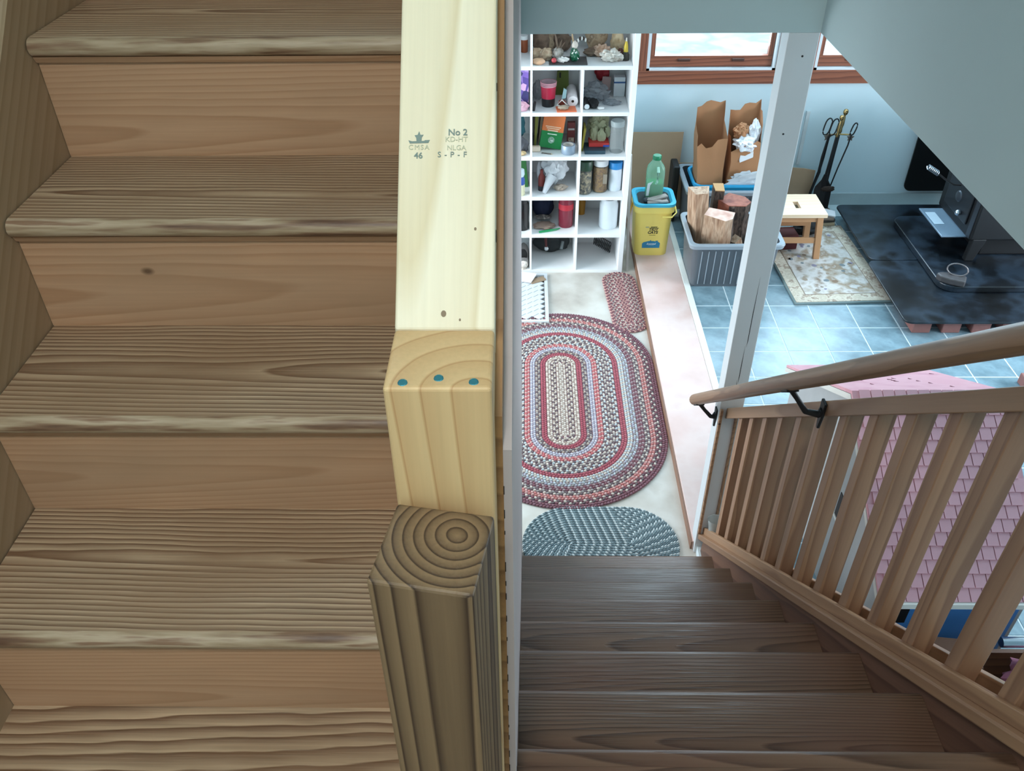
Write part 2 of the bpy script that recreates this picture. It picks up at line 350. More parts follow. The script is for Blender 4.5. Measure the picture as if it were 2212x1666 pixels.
# back wall with two windows
YW = 5.58
W1 = (0.775, 1.60, .94, 1.93); W2 = (1.845, 2.67, .94, 1.93)
wb = MB()
wb.box(-1.7, W1[0], YW, YW+.12, FLC-.1, 2.3); wb.box(W1[1], W2[0], YW, YW+.12, FLC-.1, 2.3); wb.box(W2[1], 4.7, YW, YW+.12, FLC-.1, 2.3)
for W in (W1, W2):
    wb.box(W[0], W[1], YW, YW+.12, FLC-.1, W[2]); wb.box(W[0], W[1], YW, YW+.12, W[3], 2.3)
struct('wall_back', wb, M['paintb'], 'pale blue painted back wall')
for n, W in enumerate((W1, W2)):
    x0, x1, z0, z1 = W
    win = thing('window_%d' % (n+1), None, None, ((x0+x1)/2, YW, z0), kind='structure')
    win['label'] = ['redwood window nearest the shelf', 'redwood window behind the white post'][n]
    MB().box(x0-.075, x1+.02, YW-.02, YW, z0-.085, z0).build('casing', M['redwood'], win, bevel=.002)
    MB().box(x0-.075, x0, YW-.02, YW, z0, z1+.06).build('casing', M['redwoodZ'], win, bevel=.002)
    MB().box(x1, x1+.02, YW-.02, YW, z0, z1+.06).build('casing', M['redwoodZ'], win, bevel=.002)
    f = MB(); f.box(x0, x1, YW-.012, YW+.06, z0, z0+.014); f.box(x0, x0+.02, YW-.012, YW+.06, z0, z1); f.box(x1-.02, x1, YW-.012, YW+.06, z0, z1)
    f.build('liner', M['white'], win)
    sash = MB().box(x0+.022, x1-.022, YW+.012, YW+.05, z0+.016, z0+.085).build('sash', M['redwood'], win, bevel=.002)
    for xa in (x0+.022, x1-.052): MB().box(xa, xa+.03, YW+.012, YW+.05, z0+.085, z1).build('sash_stile', M['redwoodZ'], sash, bevel=.002)
    for xa in (x0+.2, x1-.28): MB().obox((xa+.04, YW+.008, z0+.06), (.08, .012, .018)).build('sash_lift', plain('lift_bronze', '4a2a1e', .5), sash, bevel=.004)  # lifts in one even dark bronze colour
    MB().box(x0+.05, x1-.05, YW+.028, YW+.034, z0+.083, z1).build('pane', glassy('window_glass', 'eef6fa', .02, .06), sash)
# snowy bright ground outside
struct('ground_outside', MB().box(-8, 14, YW+.13, 30, -.6, -.35), speckle('pale_snowy_ground', ['e9f3f2', 'f3f8f8', 'bfe0e2', 'f6f9f9', 'cfe6e4'], 1.1, .9, 'NOISE', 0, 4), 'bright snowy ground outside the windows')
# other walls
def wall(name, lab, *bx):
    b = MB()
    for q in bx: b.box(*q)
    return struct(name, b, M['paint'], lab)
wall('wall_left_entry', 'pale entry wall with a glazed door opening', (-1.8, -1.7, 2.4, 2.95, -.2, 2.3), (-1.8, -1.7, 4.45, 5.7, -.2, 2.3), (-1.8, -1.7, 2.95, 4.45, 2.0, 2.3), (-1.8, -1.7, 2.95, 4.45, -.2, .2))
wall('wall_right', 'pale wall beyond the hearth with a window opening', (4.6, 4.7, -1.3, 2.4, -.2, 2.3), (4.6, 4.7, 4.0, 5.7, -.2, 2.3), (4.6, 4.7, 2.4, 4.0, -.2, .7), (4.6, 4.7, 2.4, 4.0, 1.9, 2.3))
wall('wall_under_stairs', 'pale wall closing the space under the upper flight', (-1.7, -.114, 2.4, 2.46, -.05, 2.3))
wall('wall_near', 'pale wall behind the landing', (-.95, 4.7, -1.4, -1.3, -.2, 4.6))
wall('wall_left', 'pale stairwell wall above the skirting', (-.95, -.829, -1.3, 4.3, 1.3, 4.6))
wall('wall_header', 'painted drop wall across the stairwell opening', (-.114, .895, 2.4, 2.5, CEIL, 4.6))
wall('wall_side', 'painted drop wall above the balustrade', (.795, .895, -1.3, 2.4, CEIL, 4.6))
wall('wall_upstairs', 'pale upstairs wall', (-.95, -.74, 4.3, 4.4, 2.3, 4.6), (-.2, 0, 4.3, 4.4, 2.3, 4.6), (-.74, -.2, 4.3, 4.4, 2.3, 2.9), (-.74, -.2, 4.3, 4.4, 4.1, 4.6), (-.114, 0, 2.5, 4.3, 2.3, 4.6))
struct('ceiling', MB().box(-1.8, 4.7, 2.5, 5.7, CEIL, CEIL+.22).box(.895, 4.7, -1.4, 2.5, CEIL, CEIL+.22), M['paint'], 'ceiling of the lower room')
struct('ceiling_upper', MB().box(-.95, .9, -1.4, 4.4, 4.6, 4.7), M['paint'], 'ceiling of the stairwell')
# white square post carrying the header
pst = thing('support_column', 'white painted square post with a long vertical crack beside the balustrade', 'post', (.7525, 2.435, FLC))
MB().box(.71, .795, 2.4, 2.47, FLC, CEIL).build('shaft', M['white'], pst, bevel=.003)
crk = plain('crack_dark', '37373a', .9)
for za, zb, xa in ((1.02, 1.30, .762), (.86, 1.03, .757), (.80, .88, .752)):
    c = MB(); c.prism([(xa, za), (xa+.0022, za+.03), (xa+.001, zb), (xa-.0008, (za+zb)/2)], 'Y', 2.3995, 2.401); c.build('crack', crk, pst)
for zz, xx in ((2.0, .758), (1.78, .747)): MB().lathe([(.003, 0), (.003, .001)], (xx, 2.4, zz), 8, rotm(90)).build('nail_hole', crk, pst)

# ================================================================ LANDING AND STAIRS
struct('floor_landing', MB().prism([(-.811, -1.25), (-.065, -1.25), (-.065, .43), (-.118, .43), (-.118, .755), (-.811, .755)], 'Z', LZ-.22, LZ), M['tread'], 'wooden landing boards before the upper flight')
struct('floor_landing_edge', MB().prism([(-.065, -1.25), (.729, -1.25), (.729, .646), (-.012, .646), (-.012, .43), (-.065, .43)], 'Z', LZ-.22, LZ), M['ltread'], 'landing boards in dimmed colour above the lower flight')
H1, R1, Y1 = .206, .2323, .7385
def nose_prof(y_front, y_back, z, t=.03, up=True):
    r = t/2; pts = [(y_back, z), (y_back, z-t)]
    sgn = 1 if y_back > y_front else -1
    for i in range(7):
        a = R(-90+180*i/6); pts.append((y_front+sgn*(r-r*math.cos(a)), z-r+r*math.sin(a)))
    return pts
st = thing('staircase', 'worn pine staircase flight climbing beside the pale sloped rail', 'staircase', (-.46, .74, LZ))
for k in range(1, 7):
    zt = LZ+k*H1; yf = Y1+(k-1)*R1-.022; yb = Y1+k*R1+.012
    td = MB().prism(nose_prof(yf, yb, zt), 'X', -.8085, -.117).build('tread', [M['tread'], M['nosing']], st, smooth=True)
    for f_ in td.data.polygons:
        if f_.center.y+td.location.y+st.location.y < yf+.0148 and abs(f_.normal.x) < .5: f_.material_index = 1
    MB().box(-.810, -.117, Y1+(k-1)*R1, Y1+(k-1)*R1+.018, zt-H1, zt-.03).build('riser', M['riser'], st)
    MB().prism([(Y1+(k-1)*R1-.012, zt-.030), (Y1+(k-1)*R1, zt-.030), (Y1+(k-1)*R1, zt-.043), (Y1+(k-1)*R1-.006, zt-.041)], 'X', -.810, -.117).build('cove_moulding', M['riser'], st)
top = lambda y: 2.284+.90*(y-1.287)
MB().prism([(.2, LZ), (.2, top(.55)), (.55, top(.55)), (2.2, top(2.2)), (2.2, LZ+4.6*H1), (.78, LZ-.1)], 'X', -.826, -.811).build('skirt_board', M['skirt'], st)
struct('floor_upstairs', MB().box(-.826, -.117, Y1+6*R1+.012, 4.3, LZ+6*H1-.15, LZ+6*H1), M['tread'], 'upstairs floor boards')
# descending flight
H2, R2, Y2, Z2 = .1943, .22037, 2.2207, CZ-2.5867
sd = thing('staircase', 'brown staircase flight, darkened in colour for dim light, descending between the partition and balustrade', 'staircase', (.36, 2.2, FLC))
for k in range(0, 8):
    zt = Z2+k*H2; yf = Y2-k*R2; yb = yf-R2-.034
    if k == 7: yb = .6462
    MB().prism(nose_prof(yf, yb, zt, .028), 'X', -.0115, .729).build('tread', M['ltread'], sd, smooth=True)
    zb = FLC if k == 0 else zt-H2
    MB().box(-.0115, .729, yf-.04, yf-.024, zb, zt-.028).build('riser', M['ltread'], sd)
SL = .86
MB().prism([(.55, 2.10-SL*.55), (2.36, 2.10-SL*2.36), (2.38, FLC), (2.0, FLC), (.55, LZ-.3)], 'X', .7295, .752).build('stringer', wood('stringer_wood', '7c5a48', '5e4033', 'Y', pre=40.7, freq=30, rough=.5, bump=.05), sd)
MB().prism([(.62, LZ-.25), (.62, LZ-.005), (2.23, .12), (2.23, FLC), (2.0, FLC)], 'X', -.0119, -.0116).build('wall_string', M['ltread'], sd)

# ================================================================ PARTITION, NEWEL, SLOPED RAIL
RT = lambda y: 2.311+.97*(y-.624)
pt = thing('wall_partition', None, None, (-.06, .6, FLC), kind='structure'); pt['label'] = 'thin partition between the two flights'
def pan(x0, x1, ya, dz, name, mat):
    MB().prism([(ya, FLC), (ya, RT(ya)+dz), (2.4, min(4.5, RT(2.4)+dz)), (2.4, FLC)], 'X', x0, x1).build(name, mat, pt)
pan(-.110, -.0275, .655, -.045, 'stud_core', M['paleZ'])
MB().prism([(.575, FLC), (.575, RT(.624)-.06), (.655, RT(.655)-.04), (2.4, RT(2.4)-.04), (2.4, FLC)], 'X', -.0272, -.0205).build('edge_board', wood('edge_board_wood', 'a97f52', '85603c', 'Y', pre=-44.1, freq=40, rough=.55), pt)
MB().prism([(.575, FLC), (.575, RT(.624)-.10), (.655, RT(.655)-.085), (2.4, RT(2.4)-.085), (2.4, FLC)], 'X', -.0204, -.0122).build('drywall_sheet', M['paintw'], pt)
hole = plain('chipped_hole', '2a2624', .9)
random.seed(3)
for k in range(16):
    z_ = 2.17-.035*k+random.uniform(-.01, .01); hgt = random.uniform(.004, .016)
    MB().box(-.0206, -.0196, .5742, .576, z_-hgt, z_).build('chip', hole, pt)
# newel
nw = thing('newel_post', 'dark treated newel post with curved growth rings on its sawn top', 'post', (-.078, .480, LZ))
nm_ = rotm(z=-9.83); ns = .0445
n_ = MB(); n_.obox((-.078, .480, (LZ+2.187)/2), (.089, .089, 2.187-LZ), nm_); n_.build('shaft', M['newel'], nw, bevel=.003)
# light post behind it
sp = thing('rail_post', 'blond wood post with three teal screws holding up the sloped rail', 'post', (-.0714, .5815, LZ))
pb = MB(); pb.box(-.116, -.027, .5395, .624, LZ, 2.311); pb.build('shaft', M['paleZ'], sp, bevel=.0035, seg=3)
for xx, yy in ((-.1, .546), (-.071, .552), (-.042, .547)):
    MB().lathe([(.0012, -.004), (.0035, -.001), (.0042, .0005), (.003, .0015)], (xx, yy, 2.311), 10, rotm(x=18)).build('screw', M['screw'], sp, smooth=True)
# sloped cap rail
rl = thing('sloped_rail', 'pale spruce rail sloping upward with a faded grade stamp', 'handrail', (-.0715, .624, 2.311))
cs = math.cos(math.atan(.97)); tk = .038/cs
MB().prism([(.6245, RT(.6245)), (2.39, RT(2.39)), (2.39, RT(2.39)-tk), (.6245, RT(.6245)-tk)], 'X', -.116, -.027).build('board', M['pale'], rl, bevel=.0025, seg=3)
ey = Vector((0, 1, .97)).normalized(); ez = Vector((0, -.97, 1)).normalized()
def onrail(x, y): return Vector((x, y, RT(y)))+ez*.0004
def stamp(body, size, x, y, mat=None, **kw): put_text('grade_stamp', body, size, mat or M['ink'], rl, onrail(x, y), (1, 0, 0), ey, **kw)
stamp('No 2', .0085, -.0618, .7555, bold=.00012)
stamp('KD-HT', .0068, -.063, .7507, M['inkf'])
stamp('NLGA', .0066, -.0629, .7449, M['inkf'])
stamp('S - P - F', .0075, -.0667, .7402, spacing=1.1)
stamp('CMSA', .0066, -.0973, .7453, M['inkf'], spacing=1.2)
stamp('46', .0080, -.0976, .7396, bold=.0001)
lg = MB()
def lgp(pts):
    n = len(pts); c = Vector((-.0972, .7497, RT(.7497)))
    P = [c+Vector((a, 0, 0))+ey*b for a, b in pts]
    lg.add([p+ez*.0002 for p in P]+[p+ez*.0006 for p in P], [tuple(range(n, 2*n))]+[(i, (i+1) % n, n+(i+1) % n, n+i) for i in range(n)])
lgp([(-.0085, -.0022), (.0085, -.0018), (.0098, .001), (.005, .0008), (.005, .0002), (-.0065, -.0002), (-.0098, .0008)])
lgp([(-.0024, .0), (.0022, .0), (.0024, .0035), (.004, .006), (.0012, .006), (0, .0095), (-.0014, .006), (-.0042, .0055), (-.0026, .003)])
lg.build('grade_stamp_emblem', M['ink'], rl)
for x_, y_, r_ in ((-.0726, .634, .0024), (-.045, .69, .0012), (-.058, .63, .001)):
    kd = MB(); c = Vector((x_, y_, RT(y_)))
    kd.add([c+ez*.0002]+[c+ez*.0003+Vector((r_*math.cos(i*math.pi/5), 0, 0))+ey*(r_*1.3*math.sin(i*math.pi/5)) for i in range(10)], [(0, 1+i, 1+(i+1) % 10) for i in range(10)])
    kd.build('knot', plain('knot_brown', '8d7a63', .7), rl)
for y_, dz_, r_ in ((.70, .016, .006), (.80, .012, .004)):
    MB().lathe([(r_, 0), (r_*.9, .0006), (.0005, .0008)], (-.027, y_, RT(y_)-dz_*1.4), 12, rotm(y=90)).build('knot', plain('knot_dark', '4a3b2c', .7), rl)
# ================================================================ BALUSTRADE
bl = thing('balustrade', 'fir balustrade of square balusters stepping down beside the lower flight', 'balustrade', (.77, 2.4, .0))
def sloped(name, x0, x1, c0, c1, mat, ya=.32, yb=2.398, bevel=.002):
    MB().prism([(ya, c0-SL*ya), (ya, c1-SL*ya), (yb, c1-SL*yb), (yb, c0-SL*yb)], 'X', x0, x1).build(name, mat, bl, bevel=bevel)
sloped('top_rail', .735, .802, 2.762, 2.812, M['rail'])
sloped('bottom_plate', .716, .815, 2.105, 2.138, M['rail'], bevel=.004)
sloped('inner_slat', .7315, .7445, 2.138, 2.176, M['rail'])
sloped('outer_slat', .790, .802, 2.138, 2.172, M['rail'])
ys = [.505, .635, .765, .895, 1.025, 1.155, 1.284, 1.418, 1.55, 1.675, 1.795, 1.925, 2.046, 2.165, 2.272]
b0 = None
for yb in ys:
    y0 = yb-.036
    zb = 2.138-SL*yb; zt_ = 2.762-SL*y0
    hgt = zt_-zb
    if b0 is None:
        h0 = hgt+.0
        bb = MB(); yy0 = -.018; yy1 = .018
        bb.prism([(-.018, SL*.018), (.018, -SL*.018), (.018, h0-SL*.036-SL*.0), (-.018, h0)], 'X', -.0195, .0215)
        b0 = bb.build('baluster', M['bal'], None, bevel=.002)
        b0.parent = bl; b0.location = Vector((.764, y0+.018, 2.138-SL*(y0+.018)))-Vector(bl['_o']); b0['_o'] = bl['_o']
    else:
        share(b0, 'baluster', bl, Vector((.764, y0+.018, 2.138-SL*(y0+.018)))-Vector(bl['_o']))
MB().box(.7115, .7215, 2.386, 2.3995, .085, .745).build('end_strip', M['rail'], bl, bevel=.001)
MB().box(.7705, .7795, 2.386, 2.3995, .085, .745).build('end_strip', M['rail'], bl, bevel=.001)
# wall-type handrail on black brackets
hr = thing('handrail', 'round brown handrail on black brackets above the balustrade', 'handrail', (.635, 2.48, .72))
hz = lambda y: 2.8955-.876*y
pth = [(.635, 2.487, hz(2.487)), (.635, 2.48, hz(2.48)), (.635, 1.5, hz(1.5)), (.635, .25, hz(.25))]
MB().tube(pth, [.017, .0215, .0215, .0215], 14).build('rail', wood('handrail_fir', 'a07c5e', '84644a', 'Y', pre=41.2, freq=60, rough=.4, bump=.06), hr, smooth=True)
for yb, xr in ((2.43, .712), (1.62, .736)):
    zc = hz(yb)
    br = MB(); 
    yp = yb
    zr = 2.787-SL*yp if yb < 2.3 else .70
    br.obox((.64, yb, zc-.026), (.03, .05, .008), rotm(x=-41))
    br.tube([(.645, yb, zc-.026), (.662, yb, zc-.05), (.69, yb, (zc+zr)/2-.05), (xr-.012, yb, zr-.018), (xr-.003, yb, zr-.005)], [.008, .007, .008, .010, .012], 8)
    br.prism([(yb-.014, zr+.022), (yb+.014, zr+.022), (yb+.012, zr-.02), (yb+.004, zr-.062), (yb-.004, zr-.062), (yb-.012, zr-.02)], 'X', xr-.008, xr-.0005)
    br.build('bracket', M['black'], hr, bevel=.0015, seg=1)
# clear plastic cup lying by the end of the bottom rail
cp = thing('plastic_cup', 'clear plastic cup lying on the bottom rail by the post', 'cup', (.764, 2.33, .17))
MB().lathe([(.024, 0), (.033, .075), (.0345, .076), (.032, .074), (.0235, .003), (0.001, .003)], (.758, 2.32, .155), 18, rotm(x=-12), caps=False).build('wall', glassy('clear_cup', 'e8ebea', .1, .35), cp, smooth=True)

# ================================================================ RUGS
_ico = None
def lump(mb, c, t, n, la, wa, ha, slant, mi):
    """one braid stitch: elongated bead along a slanted direction"""
    d = (t*math.cos(slant)+n*math.sin(slant)); e = Vector((-d.y, d.x, 0)); up = Vector((0, 0, 1)); vs = []
    for k, (rz, rr) in enumerate(((.0, 1.0), (.72, .68))):
        for i in range(8):
            a = 2*math.pi*i/8; vs.append(c+d*(la*rr*math.cos(a))+e*(wa*rr*math.sin(a))+up*(ha*rz))
    vs.append(c+up*ha); fs = [(i, (i+1) % 8, 8+(i+1) % 8, 8+i) for i in range(8)]+[(8+i, 8+(i+1) % 8, 16) for i in range(8)]
    mb.mat(mi).add(vs, fs)
def stadium(L, r, per, ph=0.0):
    """points and tangents round a stadium whose straight runs lie along local y"""
    tot = 4*L+2*math.pi*r; n = max(12, int(round(tot/per))); out = []
    for i in range(n):
        s = tot*((i+ph) % n)/n
        if s < 2*L: p = Vector((r, -L+s, 0)); t = Vector((0, 1, 0))
        elif s < 2*L+math.pi*r:
            a = (s-2*L)/r; p = Vector((r*math.cos(a), L+r*math.sin(a), 0)); t = Vector((-math.sin(a), math.cos(a), 0))
        elif s < 4*L+math.pi*r: p = Vector((-r, L-(s-2*L-math.pi*r), 0)); t = Vector((0, -1, 0))
        else:
            a = math.pi+(s-4*L-math.pi*r)/r; p = Vector((r*math.cos(a), -L+r*math.sin(a), 0)); t = Vector((-math.sin(a), math.cos(a), 0))
        out.append((p, t))
    return out
def fabric(h): return plain('braid_'+h, h, .95, var=.18, scale=60)
def rug(name, label, c, L, radii, cols, pitch, per, rotz=0, thick=.012, twist=False, sy=1.0):
    t = thing(name, label, 'rug', (c[0], c[1], FLC)); rm = Matrix.Rotation(rotz, 3, 'Z'); C = Vector((c[0], c[1], FLC))
    bs = MB(); ro_ = radii[-1]+pitch*.35
    bs.prism([tuple((C+rm @ p)[:2]) for p, _ in stadium(L, ro_, .05)], 'Z', FLC, FLC+thick*.45); bs.build('backing', fabric(cols[-1][0]), t)
    for k, r in enumerate(radii):
        cs_ = cols[min(k, len(cols)-1)]; mb = MB()
        for i, (p, tn) in enumerate(stadium(L, r, per, k*.37)):
            nn = Vector((tn.y, -tn.x, 0)); tn2 = rm @ tn; nn2 = rm @ nn
            if twist:
                lump(mb, C+rm @ p+Vector((0, 0, thick*.4)), tn2, nn2, per*.78, pitch*.30, thick*.6, .75, i % len(cs_))
            else:
                for sgn in (1, -1):
                    q = p + nn*(sgn*pitch*.24) + tn*(per*.5 if sgn < 0 else 0)
                    lump(mb, C+rm @ q+Vector((0, 0, thick*.4)), tn2, nn2, per*.62, pitch*.24, thick*.6, -sgn*.55, (i*2+(sgn < 0)) % len(cs_) if len(cs_) != 2 else (i+(sgn < 0)) % 2)
        mb.build('braid_ring', [fabric(h) for h in cs_], t, smooth=True)
    return t
CR, RD, DK, GY, LV, PK, MA, SL_ = 'cdbfb4', 'a3545f', '6b5b5f', '99918f', 'aaa6b2', 'cda09b', '80545d', 'b9c0c3'
rr_ = [.012+.0282*i for i in range(18)]
rc = [(CR, 'a8958a', CR), (CR, 'b5a396', DK), (CR, 'd6c8ba', 'a8958a'), (RD, 'a85560'), (DK, GY, 'b5a396'), (LV, 'c4bdc4'), ('c06a6c', PK), (CR, SL_, DK), (CR, 'a29a96', DK), (SL_, DK, CR), (RD, 'b0616a'), (SL_, CR), (SL_, LV, GY), (MA, 'a0898c'), (CR, DK, GY), (PK, 'c07a76'), (CR, MA, DK), (MA, '86606a')]
rug('oval_rug', 'large oval braided rug with pink, red and cream bands on the concrete', (.192, 3.43), .285, rr_, rc, .0282, .0152)
rug('oval_rug', 'small narrow oval braided rug in mauve and rust by the plank', (.597, 4.36), .232, [.011+.0205*i for i in range(5)], [(PK, MA, 'b98a84'), (MA, CR, PK), ('a87a78', MA, CR), (MA, 'c9a59c', GY), ('c99a92', MA)], .0205, .0155, R(3.5))
rug('oval_rug', 'grey and white rope oval rug at the foot of the stairs', (.322, 2.44), .118, [.007+.0136*i for i in range(16)], [('83949a', 'ccd5d7', '64757c')], .0136, .0112, R(90), twist=True, thick=.011)
# ivory lattice mat with cards on it
lt = thing('lattice_mat', 'ivory diamond lattice floor mat below the shelf', 'mat', (-.06, 4.39, FLC))
MB().box(-.27, .138, 4.12, 4.665, FLC, FLC+.006).build('base', plain('mat_dark', '6d6a68', .8), lt)
iv = plain('mat_ivory', 'dadee2', .6)
for bx in ((.118, .138, 4.12, 4.665), (-.27, -.25, 4.12, 4.665), (-.25, .118, 4.12, 4.14), (-.25, .118, 4.645, 4.665)): MB().box(*bx, FLC+.006, FLC+.018).build('border', iv, lt)
d0_ = MB(); a_, b_ = .034, .028
d0_.prism([(-a_, -b_*.15), (0, -b_), (a_, b_*.15), (0, b_)], 'Z', 0, .011)
d0o = None
for i in range(-4, 6):
    for j in range(-9, 11):
        x = -.065+(i*2+j % 2)*.0372*1.0; y = 4.39+j*.0262
        if not (-.235 < x < .10 and 4.16 < y < 4.62): continue
        loc = Vector((x, y, FLC+.006))-Vector(lt['_o'])
        if d0o is None: d0o = d0_.build('lozenge', iv, None, bevel=.0015, seg=1); d0o.parent = lt; d0o.location = loc; d0o['_o'] = lt['_o']
        else: share(d0o, 'lozenge', lt, loc)
tag(MB().obox((-.005, 4.60, FLC+.03), (.13, .09, .006), rotm(x=8, y=-6, z=-25)).build('card', M['paper'], org=(-.005, 4.60, FLC+.02)), 'white folded card lying on the lattice mat', 'card')
tag(MB().obox((.075, 4.575, FLC+.022), (.10, .045, .008), rotm(z=28)).build('wood_scrap', plain('scrap_wood', 'a08870', .8), org=(.075, 4.575, FLC+.02)), 'brown wood scrap on the lattice mat beside the card', 'scrap')

# ================================================================ CUBBY SHELF
SY0, SY1 = 4.70, 5.07
sh = thing('cubby_shelf', 'tall white cubby shelf crowded with small household items', 'shelf', (.17, 4.885, FLC))
RZ = {1: 1.247, 2: .991, 3: .730, 4: .478, 5: .228, 6: -.022}
for zt in (1.247, .991, .730, .478, .228, -.022):
    MB().box(-.53, .583, SY0, SY1-.012, zt-.022 if zt > 0 else FLC, zt).build('shelf_board', M['shelfw'], sh, bevel=.0015, seg=1)
MB().box(-.53, .583, SY0, SY1-.012, 1.50, 1.522).build('shelf_board', M['shelfw'], sh, bevel=.0015, seg=1)
MB().box(.583, .612, SY0-.002, SY1, FLC, 1.522).build('side_panel', M['shelfw'], sh, bevel=.0015, seg=1)
MB().box(-.56, -.53, SY0-.002, SY1, FLC, 1.522).build('side_panel', M['shelfw'], sh, bevel=.0015, seg=1)
MB().box(-.53, .583, SY1-.012, SY1, FLC, 1.522).build('back_panel', M['shelfw'], sh)
zs = [-.022, .228, .478, .730, .991, 1.247, 1.50]
for r in range(6):
    for xd in (.033, .315, -.25):
        if r == 5 and xd == .315: continue
        MB().box(xd-.006, xd+.006, SY0, SY1-.012, zs[r], zs[r+1]-.022).build('divider', M['shelfw'], sh)
def obj(name, label, cat, loc, **kw): return thing(name, label, cat, loc, **kw)
def P(h, rough=.5, **kw): return plain('c_'+h+('_%d' % (rough*100)), h, rough, **kw)
def jar(name, label, x, y, z, r, h, body, lid, lidh=.025, neck=.9, group=None, cat='jar', fill=None, fillh=.8, sq=False, n=20):
    t = obj(name, label, cat, (x, y, z))
    pr_ = [(r*.92, 0), (r, .006), (r, h-lidh-.018), (r*neck, h-lidh-.004), (r*neck, h-lidh)]
    MB().lathe(pr_, (x, y, z), n).build('body', body, t, smooth=True)
    if fill: MB().lathe([(r*.9, .004), (r*.94, .01), (r*.94, (h-lidh)*fillh), (.001, (h-lidh)*fillh+.002)], (x, y, z), n).build('contents', fill, t, smooth=True)
    if lid: MB().lathe([(r*neck*1.06, h-lidh), (r*neck*1.08, h-lidh+.003), (r*neck*1.08, h-.004), (r*neck*1.0, h)], (x, y, z), n).build('lid', lid, t, smooth=True)
    return t
gl = glassy('clear_glass', 'eef2f2', .05, .22); glg = glassy('greenish_clear_plastic', 'eef2ee', .1, .10)
z1, z2, z3, z4, z5, z6 = (RZ[i] for i in range(1, 7))
# row 1 -------------------------------------------------------------
jar('pill_bottle', 'amber pill bottle with white cap in the top left cubby', -.007, 4.955, z1, .021, .089, P('a0522d', .3), P('eef0f0', .4), .02, 1.0, cat='bottle')
tag(MB().blob((-.058, 4.93, z1+.024), (.022, .022, .024), 3, .5, 5, 3).build('pine_cone', P('2e2826', .8), org=(-.058, 4.93, z1), smooth=False), 'dark pine cone beside the amber pill bottle', 'pine cone')
shellm = speckle('shell_tan', ['c2a184', 'd8bd9d', 'a98a70', 'e2ccb2'], 25, .6, 'NOISE', .2)
driftm = speckle('driftwood_brown', ['6f5a4c', '8c7462', '5a483d'], 20, .8, 'NOISE', .3)
for i, (x, y, sx, sy, sz, mtl, nm__, lab) in enumerate((
    (.085, 4.93, .05, .03, .075, driftm, 'driftwood', 'tall brown driftwood piece behind the tan shells'),
    (.13, 4.97, .04, .03, .06, shellm, 'seashell', 'tan seashell standing at the back of the top shelf left side'),
    (.065, 4.82, .036, .025, .032, shellm, 'seashell', 'round tan seashell left of the feathered ornament'),
    (.115, 4.80, .034, .026, .034, shellm, 'seashell', 'round tan seashell leaning against the dark tray'),
    (.205, 4.96, .05, .03, .055, driftm, 'driftwood', 'dark driftwood chunk behind the white bird ornament'),
    (.40, 4.99, .055, .03, .085, shellm, 'seashell', 'large tan fan shell standing behind the green ornament'),
    (.375, 4.88, .055, .035, .022, driftm, 'driftwood', 'flat driftwood slab right of the green ornament'),
    (.515, 4.94, .038, .03, .062, speckle('conch_cream', ['d8b98f', 'ead3ad', 'c9a47c'], 20, .5, 'NOISE', .15), 'conch_shell', 'cream conch shell standing beside the yellow bottle'))):
    tag(MB().blob((x, y, z1+sz*.95), (sx, sy, sz), i+10, .3, 2.2, 3, flat=-sz*.95).build(nm__, mtl, org=(x, y, z1), smooth=True), lab, 'shell' if 'shell' in nm__ else 'driftwood')
tag(MB().blob((.072, 4.735, z1+.016), (.034, .022, .018), 4, .2, 2, 3).build('seashell', P('e3b490', .6), org=(.072, 4.735, z1), smooth=True), 'peach scallop shell at the front left of the top shelf', 'shell')
tag(MB().box(.128, .338, 4.712, 4.85, z1, z1+.006).build('slate_tray', P('4f4c4b', .5), org=(.23, 4.78, z1), bevel=.003), 'dark grey slate tray on the top shelf', 'tray')
bo = obj('bird_ornament', 'white and brown feathered bird ornament on the slate tray', 'ornament', (.18, 4.80, z1+.006))
MB().blob((.18, 4.80, z1+.035), (.028, .03, .034), 21, .4, 3, 3).build('body', speckle('bird_white', ['d9d2cb', 'b7a99d', 'efeae4'], 30, .8, 'NOISE', .2), bo, smooth=True)
for k, (dx, dz) in enumerate(((-.022, .10), (.02, .055), (.035, .04))):
    MB().tube([(.18, 4.80, z1+.05), (.18+dx*.6, 4.81, z1+.05+dz*.6), (.18+dx, 4.82, z1+.05+dz)], [.004, .006, .001], 6).build('feather', P('8a7362', .8), bo)
tag(MB().blob((.155, 4.735, z1+.02), (.014, .012, .014), 2, .05, 2, 3).build('red_ball', P('c74b50', .4), org=(.155, 4.735, z1+.006), smooth=True), 'small red ball ornament at the front of the slate tray', 'ornament')
tag(MB().blob((.205, 4.745, z1+.02), (.03, .014, .014), 31, .6, 3, 3).build('bone_ornament', P('e6e0da', .7), org=(.205, 4.745, z1+.006), smooth=True), 'small white bone on the slate tray beside the red ball', 'ornament')
go = obj('glass_ornament', 'dark green glass ornament with striped feather on the slate tray', 'ornament', (.268, 4.765, z1+.006))
MB().blob((.268, 4.765, z1+.04), (.026, .022, .034), 5, .35, 3.5, 3).build('body', P('0f5a3c', .08, coat=1), go, smooth=True)
MB().blob((.268, 4.775, z1+.088), (.016, .014, .024), 6, .2, 3, 3).build('head', P('cfc4b8', .7), go, smooth=True)
fe = [(.275, 4.78, z1+.10), (.295, 4.79, z1+.118), (.315, 4.80, z1+.116), (.338, 4.81, z1+.095)]
for k in range(6):
    a = k/6; i = min(2, int(a*3)); f = a*3-i; q = Vector(fe[i]).lerp(Vector(fe[i+1]), f)
    MB().blob(q, (.006, .004, .011), k, .1, 2, 2).build('feather_bar', P('e9e4dc', .8) if k % 2 else P('3c302a', .8), go, smooth=True)
